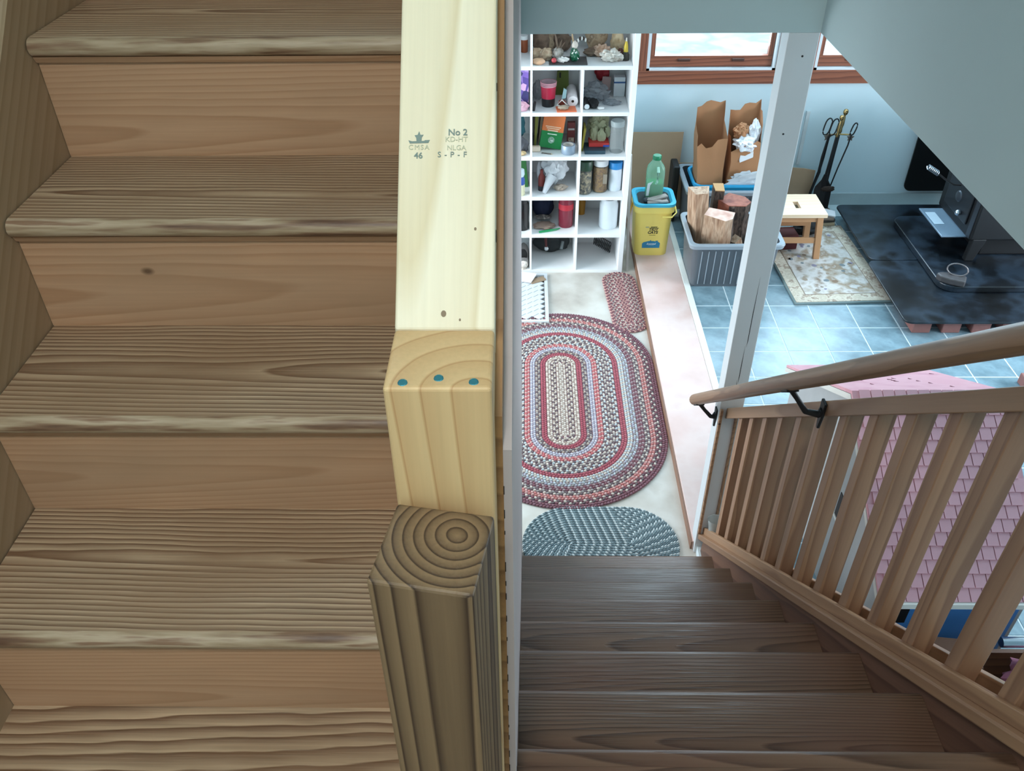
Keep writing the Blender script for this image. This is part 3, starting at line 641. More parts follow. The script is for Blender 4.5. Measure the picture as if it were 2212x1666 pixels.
MB().tube([(.262, 4.78, z1+.09), (.255, 4.79, z1+.125), (.25, 4.80, z1+.16)], [.004, .005, .003], 6).build('quill', P('b89b77', .7), go)
tag(MB().blob((.468, 4.785, z1+.026), (.055, .034, .03), 41, .55, 3, 4).build('coral', speckle('coral_white', ['ded4c8', 'efe8df', 'bfae9f'], 30, .8, 'NOISE', .4), org=(.468, 4.785, z1), smooth=True), 'knobby white coral lump at the front of the top shelf', 'coral')
tag(MB().blob((.42, 4.87, z1+.03), (.045, .03, .032), 44, .45, 3, 4).build('coral', speckle('coral_pinkish', ['d6ab90', 'e6c4ad', 'c19a86'], 25, .8, 'NOISE', .3), org=(.42, 4.87, z1), smooth=True), 'pinkish coral lump behind the white coral', 'coral')
tag(MB().blob((.528, 4.86, z1+.022), (.018, .02, .024), 47, .2, 3, 3).build('brown_stone', P('6b3c30', .5), org=(.528, 4.86, z1), smooth=True), 'round brown stone left of the yellow necked bottle', 'stone')
yb_ = obj('small_bottle', 'small dark bottle with long yellow neck at the right of the top shelf', 'bottle', (.549, 4.80, z1))
MB().lathe([(.021, 0), (.023, .008), (.021, .03), (.013, .045)], (.549, 4.80, z1), 16).build('body', P('37322a', .25), yb_, smooth=True)
MB().lathe([(.013, .045), (.011, .075), (.005, .1)], (.549, 4.80, z1), 16).build('neck', P('d9bc3d', .3), yb_, smooth=True)
MB().lathe([(.005, .1), (.003, .118)], (.549, 4.80, z1), 12).build('tip', P('d8d4c8', .4), yb_, smooth=True)
# row 2 -------------------------------------------------------------
pu = obj('patterned_box', 'purple and navy patterned box in the second cubby at left', 'box', (-.04, 4.80, z2))
MB().box(-.11, .018, 4.765, 4.83, z2, z2+.215).build('carton', speckle('purple_print', ['2a2f56', '51408a', '7a5fb0', 'b59ad0', 'e0a9c8'], 26, .5, 'VORONOI', 0), pu, bevel=.002)
tag(MB().blob((-.03, 4.735, z2+.022), (.045, .022, .03), 8, .4, 3, 3).build('pink_cloth', P('e6b3c4', .9), org=(-.03, 4.735, z2), smooth=True), 'crumpled pink cloth in front of the purple box', 'cloth')
cu = obj('cup_stack', 'stack of red plastic cups standing in a black cup', 'cup stack', (.13, 4.815, z2))
MB().lathe([(.036, 0), (.037, .003), (.0385, .047)], (.13, 4.815, z2), 24).build('black_cup', P('1c1a1c', .4), cu, smooth=True)
MB().lathe([(.0388, .046), (.043, .112)], (.13, 4.815, z2), 24, caps=False).build('red_cup', P('d3274a', .35), cu, smooth=True)
for k in range(3): MB().lathe([(.0435+k*.0006, .112+k*.0085), (.0455+k*.0006, .114+k*.0085), (.0455+k*.0006, .119+k*.0085), (.0425+k*.0006, .119+k*.0085)], (.13, 4.815, z2), 24, caps=False).build('rim', P('e9a7b4', .4), cu, smooth=True)
MB().lathe([(.0425, .135), (.039, .06), (.001, .058)], (.13, 4.815, z2), 24, caps=False).build('inside', P('d8bcc4', .5), cu, smooth=True)
pt_ = obj('paper_roll', 'white paper towel roll lying in the second row cubby', 'paper roll', (.268, 4.87, z2))
MB().lathe([(.008, 0), (.029, 0), (.030, .003), (.030, .20), (.029, .203), (.008, .203)], (.268, 4.79, z2+.031), 24, rotm(x=-90), caps=False).build('paper', P('efeff2', .9), pt_, smooth=True)
MB().lathe([(.0082, -.0003), (.0065, -.0003), (.0065, .203), (.0082, .203)], (.268, 4.79, z2+.031), 16, rotm(x=-90), caps=False).build('core', P('9b8a80', .9), pt_, smooth=True)
tag(MB().obox((.23, 4.745, z2+.003), (.11, .085, .005), rotm(z=4)).build('orange_packet', P('ea7b52', .6), org=(.23, 4.745, z2)), 'flat orange packet under the paper towel roll', 'packet')
gb = obj('gift_bag', 'olive green paper bag behind the cups', 'bag', (.222, 5.0, z2))
MB().prism([(.175, z2), (.255, z2), (.248, z2+.165), (.235, z2+.172), (.185, z2+.13)], 'Y', 4.985, 5.02).build('pouch', P('5c6a2b', .7), gb)
MB().box(.196, .206, 4.983, 4.985, z2+.10, z2+.13).build('cutout', P('20221a', .8), gb)
gg = obj('swim_goggles', 'teal and brown novelty glasses beside the cups', 'goggles', (.205, 4.775, z2))
MB().tube([(.178, 4.76, z2+.02), (.205, 4.75, z2+.055), (.237, 4.76, z2+.02), (.21, 4.755, z2+.012)], .004, 6, closed=True).build('frame', P('e6e3de', .4), gg, smooth=True)
MB().blob((.207, 4.77, z2+.032), (.024, .006, .017), 3, .1, 2, 3).build('lens', P('6b2f26', .2), gg, smooth=True)
MB().prism([(.205, z2+.05), (.228, z2+.055), (.232, z2+.10), (.215, z2+.11)], 'Y', 4.775, 4.785).build('strap', P('8fb0b6', .5), gg)
tag(MB().blob((.215, 4.735, z2+.017), (.03, .016, .012), 12, .5, 3, 3).build('shell_beads', P('a99884', .6), org=(.215, 4.735, z2+.006), smooth=True), 'small heap of tan shell beads on the orange packet', 'beads')
tag(MB().obox((.049, 4.735, z2+.024), (.016, .03, .05), rotm(x=14, y=8)).build('black_case', P('1d1c1e', .5), org=(.049, 4.735, z2), bevel=.004), 'small black case at the left of the cup stack', 'case')
tag(MB().blob((.075, 4.93, z2+.05), (.035, .05, .055), 15, .25, 3, 3).build('clear_bag', glassy('clear_bag_film', 'd9dce0', .25, .3), org=(.075, 4.93, z2), smooth=True), 'clear plastic bag behind the red cups', 'plastic bag')
tag(MB().blob((.405, 4.90, z2+.045), (.075, .06, .05), 16, .45, 2.5, 4).build('clear_bag', glassy('clear_bag_film2', 'd5d8dc', .2, .3), org=(.405, 4.90, z2), smooth=True), 'crumpled clear plastic bag right of the paper towel roll', 'plastic bag')
tag(MB().blob((.495, 4.83, z2+.012), (.05, .035, .012), 17, .45, 2.5, 3).build('clear_bag', glassy('clear_bag_film3', 'd5d8dc', .2, .3), org=(.495, 4.83, z2), smooth=True), 'flattened clear plastic bag in front of the white carton', 'plastic bag')
wx = obj('white_carton', 'small white carton with blue band in the second row cubby', 'carton', (.545, 4.97, z2))
MB().box(.512, .577, 4.95, 5.0, z2, z2+.112).build('box', P('d9dde0', .6), wx, bevel=.0015, seg=1)
MB().box(.5117, .5773, 4.9492, 5.0, z2+.078, z2+.087).build('band', P('2f5d94', .6), wx)
fl = obj('flashlight', 'black flashlight with white lens lying at the front of the cubby', 'flashlight', (.345, 4.80, z2))
MB().lathe([(.0165, 0), (.017, .004), (.0165, .03), (.013, .045), (.013, .13), (.011, .134)], (.346, 4.742, z2+.018), 18, rotm(x=-90)).build('barrel', P('18181a', .4), fl, smooth=True)
MB().lathe([(.0145, -.002), (.0145, 0)], (.346, 4.742, z2+.018), 18, rotm(x=-90)).build('lens', P('eceff0', .2), fl)
tag(MB().blob((.385, 4.79, z2+.022), (.03, .05, .022), 18, .25, 3, 3).build('black_glove', P('141416', .8), org=(.385, 4.79, z2), smooth=True), 'black knitted glove beside the flashlight', 'glove')
tag(MB().blob((.425, 4.748, z2+.008), (.02, .012, .008), 19, .15, 3, 3).build('white_plug', P('e8e6e4', .5), org=(.425, 4.748, z2), smooth=True), 'small white plug in front of the black glove', 'plug')
tag(MB().blob((.445, 5.02, z2+.13), (.045, .025, .055), 20, .3, 2.5, 3).build('red_pouch', P('8f1420', .6), org=(.445, 5.02, z2), smooth=True), 'dark red pouch at the back above the clear bag', 'pouch')
tag(MB().obox((.47, 5.0, z2+.05), (.05, .012, .1), rotm(y=4)).build('paper_card', P('b59a95', .8), org=(.47, 5.0, z2)), 'pinkish printed card standing beside the white carton', 'card')
tag(MB().blob((.54, 5.025, z2+.165), (.035, .02, .035), 22, .2, 2.5, 3).build('dark_pouch', P('24333c', .7), org=(.54, 5.025, z2+.112), smooth=True), 'dark teal pouch on top of the white carton', 'pouch')
# row 3 -------------------------------------------------------------
ob = obj('cracker_box', 'orange and green printed box leaning in the third row cubby', 'box', (.147, 4.82, z3))
am = rotm(x=-8, y=9); bc = Vector((.158, 4.835, z3+.103))
MB().obox(bc, (.125, .045, .19), am).build('carton', P('df7a42', .5), ob, bevel=.0015, seg=1)
MB().obox(bc+am @ Vector((0, -.0003, -.047)), (.1256, .0456, .0965), am).build('lower_print', P('12803f', .5), ob)
for dz, ww, mt_ in ((.028, .09, 'f2c9a8'), (.018, .075, 'f2c9a8'), (.006, .06, 'f6ddc6')):
    MB().obox(bc+am @ Vector((0, -.0226, dz)), (ww, .0006, .0055), am).build('print_line', P(mt_, .6), ob)
MB().obox(bc+am @ Vector((0, -.0236, -.014)), (.055, .0006, .006), am).build('print_line', P('cfe6cf', .6), ob)
MB().lathe([(.019, 0), (.019, .0008)], bc+am @ Vector((0, -.0232, -.048)), 20, am @ rotm(x=90)).build('picture', speckle('box_picture', ['d5e6d8', '6f9a7c', 'eef3ee'], 60, .6, 'NOISE', 0), ob)
tp = obj('tape_roll', 'silver duct tape roll standing flat in the third row cubby', 'tape', (.25, 4.76, z3))
MB().lathe([(.040, 0), (.041, .002), (.041, .05), (.040, .052), (.030, .052), (.030, 0)], (.25, 4.76, z3), 28, caps=False).build('tape', P('93a3b4', .35, metal=.3), tp, smooth=True)
MB().lathe([(.0302, .0522), (.027, .0522), (.027, .001)], (.25, 4.76, z3), 28, caps=False).build('core', P('d8d4cd', .8), tp, smooth=True)
tr = obj('small_carton', 'tall dark red carton with white picture behind the tape', 'carton', (.27, 4.905, z3))
MB().box(.248, .294, 4.89, 4.92, z3, z3+.13).build('box', P('6d2c2a', .5), tr, bevel=.001, seg=1)
MB().box(.252, .290, 4.8892, 4.89, z3+.085, z3+.096).build('label', P('b9b6b4', .6), tr); MB().box(.254, .288, 4.8892, 4.89, z3+.01, z3+.04).build('picture', speckle('carton_picture', ['c9b9a6', '6a4a3c'], 90, .6, 'VORONOI', 0), tr)
tag(MB().obox((.063, 4.785, z3+.016), (.05, .032, .03)).build('soap_bar', P('e6d3bd', .6), org=(.063, 4.785, z3), bevel=.006), 'cream soap bar at the left of the leaning orange box', 'soap')
pn = obj('pen', 'short grey pen lying in front of the orange and green box', 'pen', (.126, 4.74, z3))
MB().tube([(.095, 4.752, z3+.004), (.15, 4.735, z3+.004)], .004, 8).build('barrel', P('5c564f', .4), pn); MB().tube([(.15, 4.735, z3+.004), (.158, 4.7325, z3+.004)], [.003, .001], 8).build('tip', P('c9b58a', .3), pn)
tag(MB().prism([(.052, z3), (.062, z3), (.078, z3+.2), (.058, z3+.215)], 'Y', 4.84, 4.99).build('magazine', P('8a8a3a', .6), org=(.06, 4.9, z3)), 'yellow green magazine standing at the left of the orange box', 'magazine')
tag(MB().prism([(.075, z3), (.083, z3), (.105, z3+.19), (.092, z3+.2)], 'Y', 4.88, 5.02).build('magazine', P('b9a98f', .7), org=(.09, 4.95, z3)), 'beige magazine leaning behind the orange box', 'magazine')
cl = MB().blob((.43, 4.91, z3+.11), (.055, .05, .075), 24, .5, 2.2, 4, rotm(y=15))
cl.blob((.405, 4.85, z3+.075), (.022, .02, .055), 25, .4, 2.5, 3); cl.blob((.445, 4.835, z3+.06), (.024, .016, .05), 26, .4, 2.5, 3); cl.blob((.48, 4.86, z3+.085), (.018, .016, .035), 27, .3, 2.5, 3)
tag(cl.build('work_glove', P('b8b896', .95), org=(.43, 4.9, z3), smooth=True), 'pale green work glove drooping over the red packet', 'glove')
rp_ = obj('red_packet', 'flat red packet under the pale green glove', 'packet', (.432, 4.83, z3+.022))
MB().box(.372, .49, 4.79, 4.88, z3+.0225, z3+.045).build('box', P('d8423f', .5), rp_, bevel=.001, seg=1); MB().box(.455, .4905, 4.7892, 4.83, z3+.0225, z3+.034).build('corner_print', P('3a58b5', .5), rp_)
tag(MB().box(.345, .465, 4.735, 4.86, z3, z3+.022).build('blue_box', [P('2e4552', .5)], org=(.405, 4.8, z3), bevel=.001, seg=1), 'flat blue box at the bottom of the packet pile', 'box')
tag(MB().prism([(.325, z3), (.335, z3), (.352, z3+.13), (.34, z3+.14)], 'Y', 4.78, 4.88).build('yellow_folder', P('94882f', .6), org=(.335, 4.83, z3)), 'yellow folder standing left of the pale green glove', 'folder')
jar('glass_jar', 'tall clear glass jar with glass lid in the third row', .531, 4.782, z3, .040, .185, gl, glassy('glass_lid', 'd5e0e2', .05, .5), .03, .95)
tag(MB().blob((-.045, 4.85, z3+.12), (.04, .05, .08), 28, .35, 2, 3).build('teal_cloth', P('1f5560', .9), org=(-.045, 4.85, z3), smooth=True), 'dark teal cloth bundle in the third row left cubby', 'cloth')
tag(MB().blob((-.03, 4.77, z3+.045), (.045, .04, .045), 29, .35, 2, 3).build('dark_pouch', P('4b4d54', .8), org=(-.03, 4.77, z3), smooth=True), 'grey cloth pouch under the teal cloth bundle', 'pouch')
tag(MB().blob((-.03, 4.73, z3+.013), (.035, .02, .013), 30, .3, 3, 3).build('cream_rag', P('d3b88c', .9), org=(-.03, 4.73, z3), smooth=True), 'cream rag at the front of the third row left cubby', 'rag')
# row 4 -------------------------------------------------------------
seed1 = speckle('sunflower_seeds', ['201d1b', '6b5c4b', 'b49b7c', '2c2623', '8e7860'], 95, .7, 'VORONOI', .3); seed2 = speckle('brown_nuts', ['8a5a30', 'b3813f', '6c4322', 'a06c3a'], 95, .6, 'VORONOI', .3)
jar('seed_jar', 'clear jar of striped seeds with dark green lid', .355, 4.765, z4, .0415, .205, glg, P('24402e', .4), .055, .95, fill=seed1, fillh=.93)
j2 = jar('seed_jar', 'clear jar of brown nuts with white lid', .449, 4.795, z4, .045, .20, glg, P('e4e6e8', .45), .035, .93, fill=seed2, fillh=.95)
MB().box(.462, .486, 4.7515, 4.753, z4+.06, z4+.12).build('label', P('9a8f80', .6), j2)
jar('white_jar', 'white plastic jar with bright blue lid', .539, 4.812, z4, .0405, .178, P('dfe9f2', .4), P('2f8fd6', .4), .04, .95)
pb_ = MB().blob((.175, 4.84, z4+.12), (.07, .055, .085), 33, .4, 2.2, 4); pb_.tube([(.16, 4.80, z4+.09), (.135, 4.77, z4+.05), (.112, 4.745, z4+.004)], [.035, .022, .012], 10); pb_.blob((.085, 4.84, z4+.105), (.016, .02, .055), 35, .3, 2.5, 3)
tag(pb_.build('white_bag', glassy('white_bag_film', 'd9dde2', .4, .8), org=(.16, 4.82, z4), smooth=True), 'crumpled white plastic bag in the fourth row cubby', 'plastic bag')
bb_ = obj('red_bottle', 'dark red bottle wrapped by the white plastic bag', 'bottle', (.098, 4.80, z4))
MB().lathe([(.018, 0), (.02, .005), (.02, .085), (.009, .11), (.009, .13)], (.098, 4.80, z4), 16).build('body', P('7a2a22', .4), bb_, smooth=True)
MB().lathe([(.0205, .0), (.0205, .03)], (.098, 4.80, z4), 16).build('base_label', P('26262e', .5), bb_, smooth=True)
tag(MB().blob((.215, 4.80, z4+.018), (.04, .025, .018), 36, .4, 2.5, 3).build('sponge', P('a89a8c', .9), org=(.215, 4.80, z4), smooth=True), 'greyish sponge below the white plastic bag', 'sponge')
ba = obj('lotion_bottle', 'white pump bottle with blue band in the fourth row left cubby', 'bottle', (-.028, 4.735, z4))
MB().lathe([(.023, 0), (.025, .004), (.025, .07)], (-.028, 4.735, z4), 18).build('body', P('e5e0bd', .4), ba, smooth=True)
MB().lathe([(.0252, .07), (.0252, .10), (.019, .118)], (-.028, 4.735, z4), 18).build('band', P('2b55a8', .4), ba, smooth=True)
MB().lathe([(.019, .118), (.024, .13), (.022, .16), (.01, .165)], (-.028, 4.735, z4), 18).build('cap', P('cfe0ea', .4), ba, smooth=True)
tag(MB().prism([(-.02, z4), (.018, z4), (.0, z4+.2), (-.035, z4+.21)], 'Y', 4.84, 4.9).build('green_packet', P('2c6a34', .6), org=(-.01, 4.87, z4)), 'green packet standing behind the blue banded bottle', 'packet')
# row 5 -------------------------------------------------------------
kb = obj('black_canister', 'glossy black canister in the fifth row left cubby', 'canister', (-.02, 4.78, z5))
MB().lathe([(.038, 0), (.04, .004), (.04, .17), (.034, .18)], (-.018, 4.785, z5), 24).build('body', P('111113', .2), kb, smooth=True); MB().lathe([(.034, .18), (.034, .195), (.03, .2)], (-.018, 4.785, z5), 24).build('lid', P('1b1b1e', .3), kb, smooth=True)
cpp = obj('baseball_cap', 'navy cap with grey camouflage brim in the fifth row', 'cap', (.11, 4.93, z5))
MB().blob((.11, 4.95, z5+.085), (.068, .065, .085), 37, .1, 2, 4).build('crown', P('1b2540', .85), cpp, smooth=True)
MB().blob((.112, 4.875, z5+.032), (.05, .03, .010), 38, .15, 2, 3).build('brim', speckle('camo_grey', ['8f8a84', '5d5a58', 'bdb6ae'], 40, .8, 'NOISE', 0), cpp, smooth=True)
cj = jar('candle_jar', 'dark red candle jar beside the navy cap', .252, 4.825, z5, .046, .195, glassy('red_glass', '8e3446', .08, .75), None, .0, 1.0, fill=P('7d3340', .5), fillh=.72)
MB().lathe([(.0465, .118), (.0465, .155)], (.252, 4.825, z5), 20).build('label', P('b52738', .5), cj, smooth=True)
tag(MB().tube([(.085, 4.722, z5+.006), (.14, 4.738, z5+.007), (.19, 4.755, z5+.006), (.215, 4.775, z5+.005)], [.007, .008, .006, .003], 8).build('bent_tool_grip', P('1f8f55', .4), org=(.15, 4.74, z5), smooth=True), 'curved green plastic handle lying at the front of the fifth row', 'handle')
tag(MB().blob((.12, 4.80, z5+.012), (.065, .05, .012), 39, .35, 2.5, 3).build('tan_cloth', P('9c8578', .95), org=(.12, 4.8, z5), smooth=True), 'flat tan cloth under the navy cap brim', 'cloth')
tag(MB().lathe([(.024, 0), (.028, .1), (.0265, .1), (.023, .004), (.001, .004)], (.357, 4.985, z5), 20, caps=False).build('orange_cup', P('c58a2d', .4), org=(.357, 4.985, z5), smooth=True), 'orange cup at the back of the fifth row right cubby', 'cup')
cn = obj('white_canister', 'open white plastic canister in the fifth row right cubby', 'canister', (.515, 4.815, z5))
MB().lathe([(.054, 0), (.0575, .006), (.0575, .155), (.05, .17), (.05, .192), (.0485, .192), (.0485, .17), (.054, .15), (.054, .01), (.001, .01)], (.515, 4.815, z5), 26, caps=False).build('body', P('dfe8ee', .4), cn, smooth=True)
# row 6 -------------------------------------------------------------
so = obj('shoe', 'white and black shoe in the bottom left cubby', 'shoe', (-.012, 4.8, z6))
MB().loft([[(-.012+w_*math.cos(a), 4.725+dy, z6+.03+0*a+h_*math.sin(a)) for a in [2*math.pi*i/14 for i in range(14)]] for dy, w_, h_ in ((-.02, .02, .018), (0, .033, .03), (.06, .036, .03), (.14, .036, .045), (.2, .03, .04), (.225, .015, .03))]).build('upper', P('7d7a78', .7), so, smooth=True)
MB().prism([(-.012+.036*math.cos(2*math.pi*i/16), 4.80+.1*math.sin(2*math.pi*i/16)) for i in range(16)], 'Z', z6, z6+.014).build('sole', P('cfc4b8', .7), so)
MB().blob((-.012, 4.765, z6+.07), (.025, .012, .045), 3, .05, 2, 3).build('opening', P('0e0d0f', .9), so, smooth=True)
MB().blob((-.012, 4.718, z6+.03), (.028, .018, .026), 5, .08, 2, 3).build('toe_cap', P('ddd2c8', .6), so, smooth=True)
bg6 = obj('tool_bag', 'black sling bag with metal clips in the bottom row', 'bag', (.17, 4.93, z6))
MB().blob((.17, 4.95, z6+.075), (.115, .06, .075), 40, .2, 1.8, 4).build('body', P('262a2c', .8), bg6, smooth=True)
MB().tube([(.13, 4.885, z6+.16), (.132, 4.86, z6+.11), (.135, 4.855, z6+.08)], .008, 8).build('strap', P('5a2626', .7), bg6, smooth=True)
MB().blob((.136, 4.853, z6+.068), (.014, .008, .016), 1, .1, 2, 3).build('clip', P('cfd2d4', .25, metal=.8), bg6, smooth=True)
MB().tube([(.24, 4.89, z6+.10), (.23, 4.86, z6+.06)], .012, 10).build('buckle', P('6f7678', .3, metal=.7), bg6, smooth=True)
pth_ = [Vector((.44+.115*t, 4.90+.02*t, z6+.115-.078*t))+Vector((.006*math.sin(t*2*math.pi*11), .033*math.cos(t*2*math.pi*11), .033*math.sin(t*2*math.pi*11))) for t in [i/190 for i in range(191)]]
tag(MB().tube(pth_, .0028, 5).build('coil_spring', P('222426', .45), org=(.5, 4.91, z6), smooth=True), 'black coil spring leaning in the bottom right cubby', 'spring')
# thin board leaning against the shelf side
tag(MB().prism([(4.72, FLC), (4.735, FLC), (5.0, .62), (4.985, .62)], 'X', .640, .655).build('leaning_board', P('b3aaa3', .7), org=(.65, 4.8, FLC)), 'thin pale board leaning beside the right side of the shelf', 'board')

# ================================================================ BUCKET, TOTES, BAGS, LOGS
PZ = .004
bk = obj('litter_bucket', 'yellow plastic bucket with aqua rim standing on the plank', 'bucket', (.805, 4.935, PZ))
def oct_ring(x0, x1, y0, y1, c, z): return [(a, b, z) for a, b in rrect(x0, x1, y0, y1, c, 3)]
bx0, bx1, by0, by1 = .70, .91, 4.84, 5.05
MB().loft([oct_ring(bx0, bx1, by0, by1, .045, PZ), oct_ring(bx0-.012, bx1+.012, by0-.01, by1+.01, .048, PZ+.30), oct_ring(bx0-.022, bx1+.022, by0-.02, by1+.02, .048, PZ+.302), oct_ring(bx0-.022, bx1+.022, by0-.02, by1+.02, .048, PZ+.345)], caps=True).build('tub', M['yellow'], bk, smooth=True)
ri = MB()
ri.loft([oct_ring(bx0-.026, bx1+.026, by0-.024, by1+.024, .05, PZ+.345), oct_ring(bx0-.026, bx1+.026, by0-.024, by1+.024, .05, PZ+.362), oct_ring(bx0-.004, bx1+.004, by0-.004, by1+.004, .045, PZ+.362), oct_ring(bx0+.006, bx1-.006, by0+.006, by1-.006, .04, PZ+.347)], caps=False)
ri.build('rim', M['teal'], bk, smooth=True)
MB().box(bx0+.0, bx1-.0, by0+.0, by1-.0, PZ+.3455, PZ+.347).build('well', P('2c3436', .8), bk)
MB().tube([(bx1+.026, 4.93, PZ+.325), (bx1+.034, 4.86, PZ+.29), (bx1+.0, 4.812, PZ+.283), (bx1-.06, 4.808, PZ+.285)], .005, 8).build('handle', M['yellow'], bk, smooth=True)
MB().tube([(bx0-.026, 4.93, PZ+.325), (bx0-.045, 4.88, PZ+.27), (bx0-.05, 4.86, PZ+.24)], .005, 8).build('handle', P('d9a52f', .5), bk, smooth=True)
yfr = lambda z: 4.84-.01*(z-PZ)/.30-.0012
def bt(nm2, body, size, x, z, mt, **kw): put_text(nm2, body, size, mt, bk, (x, yfr(z), z), (1, 0, 0), (0, 0, 1), **kw)
bt('print', 'TIDY', .026, .806, .192, M['txtblack'], bold=.0008, shear=.2); bt('print', 'CATS', .026, .803, .170, M['txtblack'], bold=.0008, shear=.2)
MB().box(.79, .83, yfr(.21)-.0005, yfr(.21), .206, .2105).build('print_bar', M['txtblack'], bk); MB().box(.783, .823, yfr(.152)-.0005, yfr(.152), .150, .1525).build('print_bar', P('8a7a35', .6), bk)
MB().box(.757, .777, yfr(.2)-.0005, yfr(.2), .204, .211).build('print_bar', P('b4b28e', .6), bk)
MB().prism([(.745, .060), (.855, .060), (.857, .092), (.848, .101), (.815, .108), (.785, .108), (.752, .099), (.744, .09)], 'Y', yfr(.08)-.0015, yfr(.08)+.002).build('blue_label', P('2a86b0', .5), bk)
MB().prism([(.79, .107), (.80, .107), (.798, .117)], 'Y', yfr(.08)-.0013, yfr(.08)+.002).build('blue_label', P('2a7fa6', .5), bk); MB().prism([(.828, .104), (.842, .1), (.844, .112), (.836, .108), (.83, .113)], 'Y', yfr(.08)-.0013, yfr(.08)+.002).build('blue_label', P('2a7fa6', .5), bk)
put_text('print', 'Scented', .018, P('e8f2f4', .6), bk, (.80, yfr(.08)-.002, .089), (1, 0, 0), (0, 0, 1), bold=.0003, shear=.3)
MB().box(.782, .818, yfr(.08)-.0022, yfr(.08)-.0014, .078, .0795).build('print_bar', P('a9d0de', .6), bk)
gz = PZ+.347
gbt = obj('detergent_bottle', 'translucent green jug with green cap standing in the bucket', 'bottle', (.806, 4.965, gz))
def jug(zf, sx_, sy_): return [(a, b, gz+zf) for a, b in rrect(.806-sx_, .806+sx_, 4.965-sy_, 4.965+sy_, min(sx_, sy_)*.55, 3)]
MB().loft([jug(0, .05, .04), jug(.01, .055, .044), jug(.175, .055, .044), jug(.205, .05, .04), jug(.232, .03, .026), jug(.25, .022, .021)]).build('body', glassy('green_pet_body', 'c4ead5', .12, .3), gbt, smooth=True)
MB().loft([jug(.003, .047, .038), jug(.012, .051, .041), jug(.105, .051, .041)]).build('liquid', P('4c9a66', .3), gbt, smooth=True)
MB().tube([(.812, 4.925, gz+.215), (.813, 4.905, gz+.19), (.812, 4.905, gz+.13), (.808, 4.92, gz+.11)], [.008, .0095, .0095, .008], 10).build('handle', glassy('green_pet_handle', 'b9e4d0', .2, .8), gbt, smooth=True)
MB().lathe([(.026, .25), (.027, .253), (.027, .272), (.024, .276)], (.806, 4.965, gz), 20).build('cap', P('157a52', .4), gbt, smooth=True)
MB().prism([(.752, gz+.03), (.768, gz+.03), (.772, gz+.10), (.79, gz+.125), (.756, gz+.11)], 'Y', 4.917, 4.921).build('torn_label', P('d5dcdc', .7), gbt)
tag(MB().obox((.82, 4.88, gz+.012), (.13, .05, .014), rotm(z=8)).obox((.83, 4.90, gz+.028), (.11, .04, .012), rotm(z=20, y=-5)).obox((.80, 4.875, gz+.022), (.09, .03, .010), rotm(z=-12, y=6)).build('folded_rag', P('b3a69f', .9), org=(.82, 4.88, gz), bevel=.004), 'folded grey brown rag lying in the bucket rim', 'rag')
tag(MB().blob((.752, 4.885, gz+.016), (.018, .018, .018), 2, .1, 2, 3).build('bottle_top', P('3a3f42', .3), org=(.752, 4.885, gz), smooth=True), 'round dark bottle top at the left inside the bucket', 'lid')
# cardboard sheets leaning on the wall
tag(MB().prism([(.625, 0), (1.05, 0), (1.058, .547), (.632, .547)], 'Y', 5.53, 5.536).build('cardboard_sheet', M['card'], org=(.85, 5.53, 0)), 'large tan cardboard sheet against the wall behind the bucket', 'cardboard')
tag(MB().prism([(1.02, 0), (1.98, 0), (1.98, .285), (1.90, .30), (1.5, .33), (1.02, .345)], 'Y', 5.50, 5.506).build('cardboard_sheet', P('b8977a', .85), org=(1.5, 5.5, 0)), 'long brown cardboard sheet along the wall behind the totes', 'cardboard')
tag(MB().box(.975, 1.02, 5.30, 5.45, .006, .40).build('black_case', P('141416', .6), org=(1.0, 5.37, .006), bevel=.01), 'narrow black case standing between bucket and rear tote', 'case')
def tote(name, label, x0, x1, y0, y1, h, t=.02, ribs=True):
    tt = obj(name, label, 'tote', ((x0+x1)/2, (y0+y1)/2, .0)); w_ = .003
    def ring(i, z, e): return [(a, b, z) for a, b in rrect(x0-e+i, x1+e-i, y0-e+i, y1+e-i, .035, 4)]
    b_ = MB(); b_.loft([ring(0, .0, -t), ring(0, h, .0)], caps=False); b_.loft([ring(w_, h, .0), ring(w_, .006, -t)], caps=False)
    b_.add([(x0+t, y0+t, .005), (x1-t, y0+t, .005), (x1-t, y1-t, .005), (x0+t, y1-t, .005)], [(0, 1, 2, 3)])
    bin_ = b_.build('bin', M['tote'], tt, smooth=True)
    rm_ = MB(); rm_.loft([ring(-.002, h-.03, 0), ring(-.018, h-.028, 0), ring(-.024, h-.004, 0), ring(-.02, h+.004, 0), ring(0.004, h, 0)], caps=False); rm_.build('rim', M['totel'], tt, smooth=True)
    if ribs:
        for k in range(11):
            xx = x0+.06+(x1-x0-.12)*k/10
            MB().prism([(y0+t*(1-.08)-.0045, .02), (y0+t*(1-.08)+.003, .02), (y0+t*.12+.003, h-.05), (y0+t*.12-.0045, h-.05)], 'X', xx-.0022, xx+.0022).build('rib', M['totel'], bin_)
    pl = MB(); 
    return tt
tote('storage_tote', 'front grey ribbed tote holding split firewood', .985, 1.50, 4.445, 4.83, .30)
tote('storage_tote', 'rear grey ribbed tote holding the aqua bin', 1.045, 1.56, 5.03, 5.42, .36)
# aqua bin inside the rear tote
aq = obj('aqua_bin', 'aqua plastic bin nested in the rear tote', 'bin', (1.30, 5.225, .02))
def aqr(z, e, r=.05): return [(a, b, z) for a, b in rrect(1.09-e, 1.515+e, 5.085-e, 5.37+e, r, 5)]
ab = MB(); ab.loft([aqr(.02, -.02), aqr(.375, 0), aqr(.376, .013), aqr(.362, .016)], caps=False); ab.loft([aqr(.374, -.002), aqr(.36, -.006), aqr(.026, -.024)], caps=False); ab.prism(rrect(1.11, 1.495, 5.105, 5.35, .04, 4), 'Z', .02, .026); ab.build('shell', plain('aqua_bin', '2a9fcf', .4), aq, smooth=True)
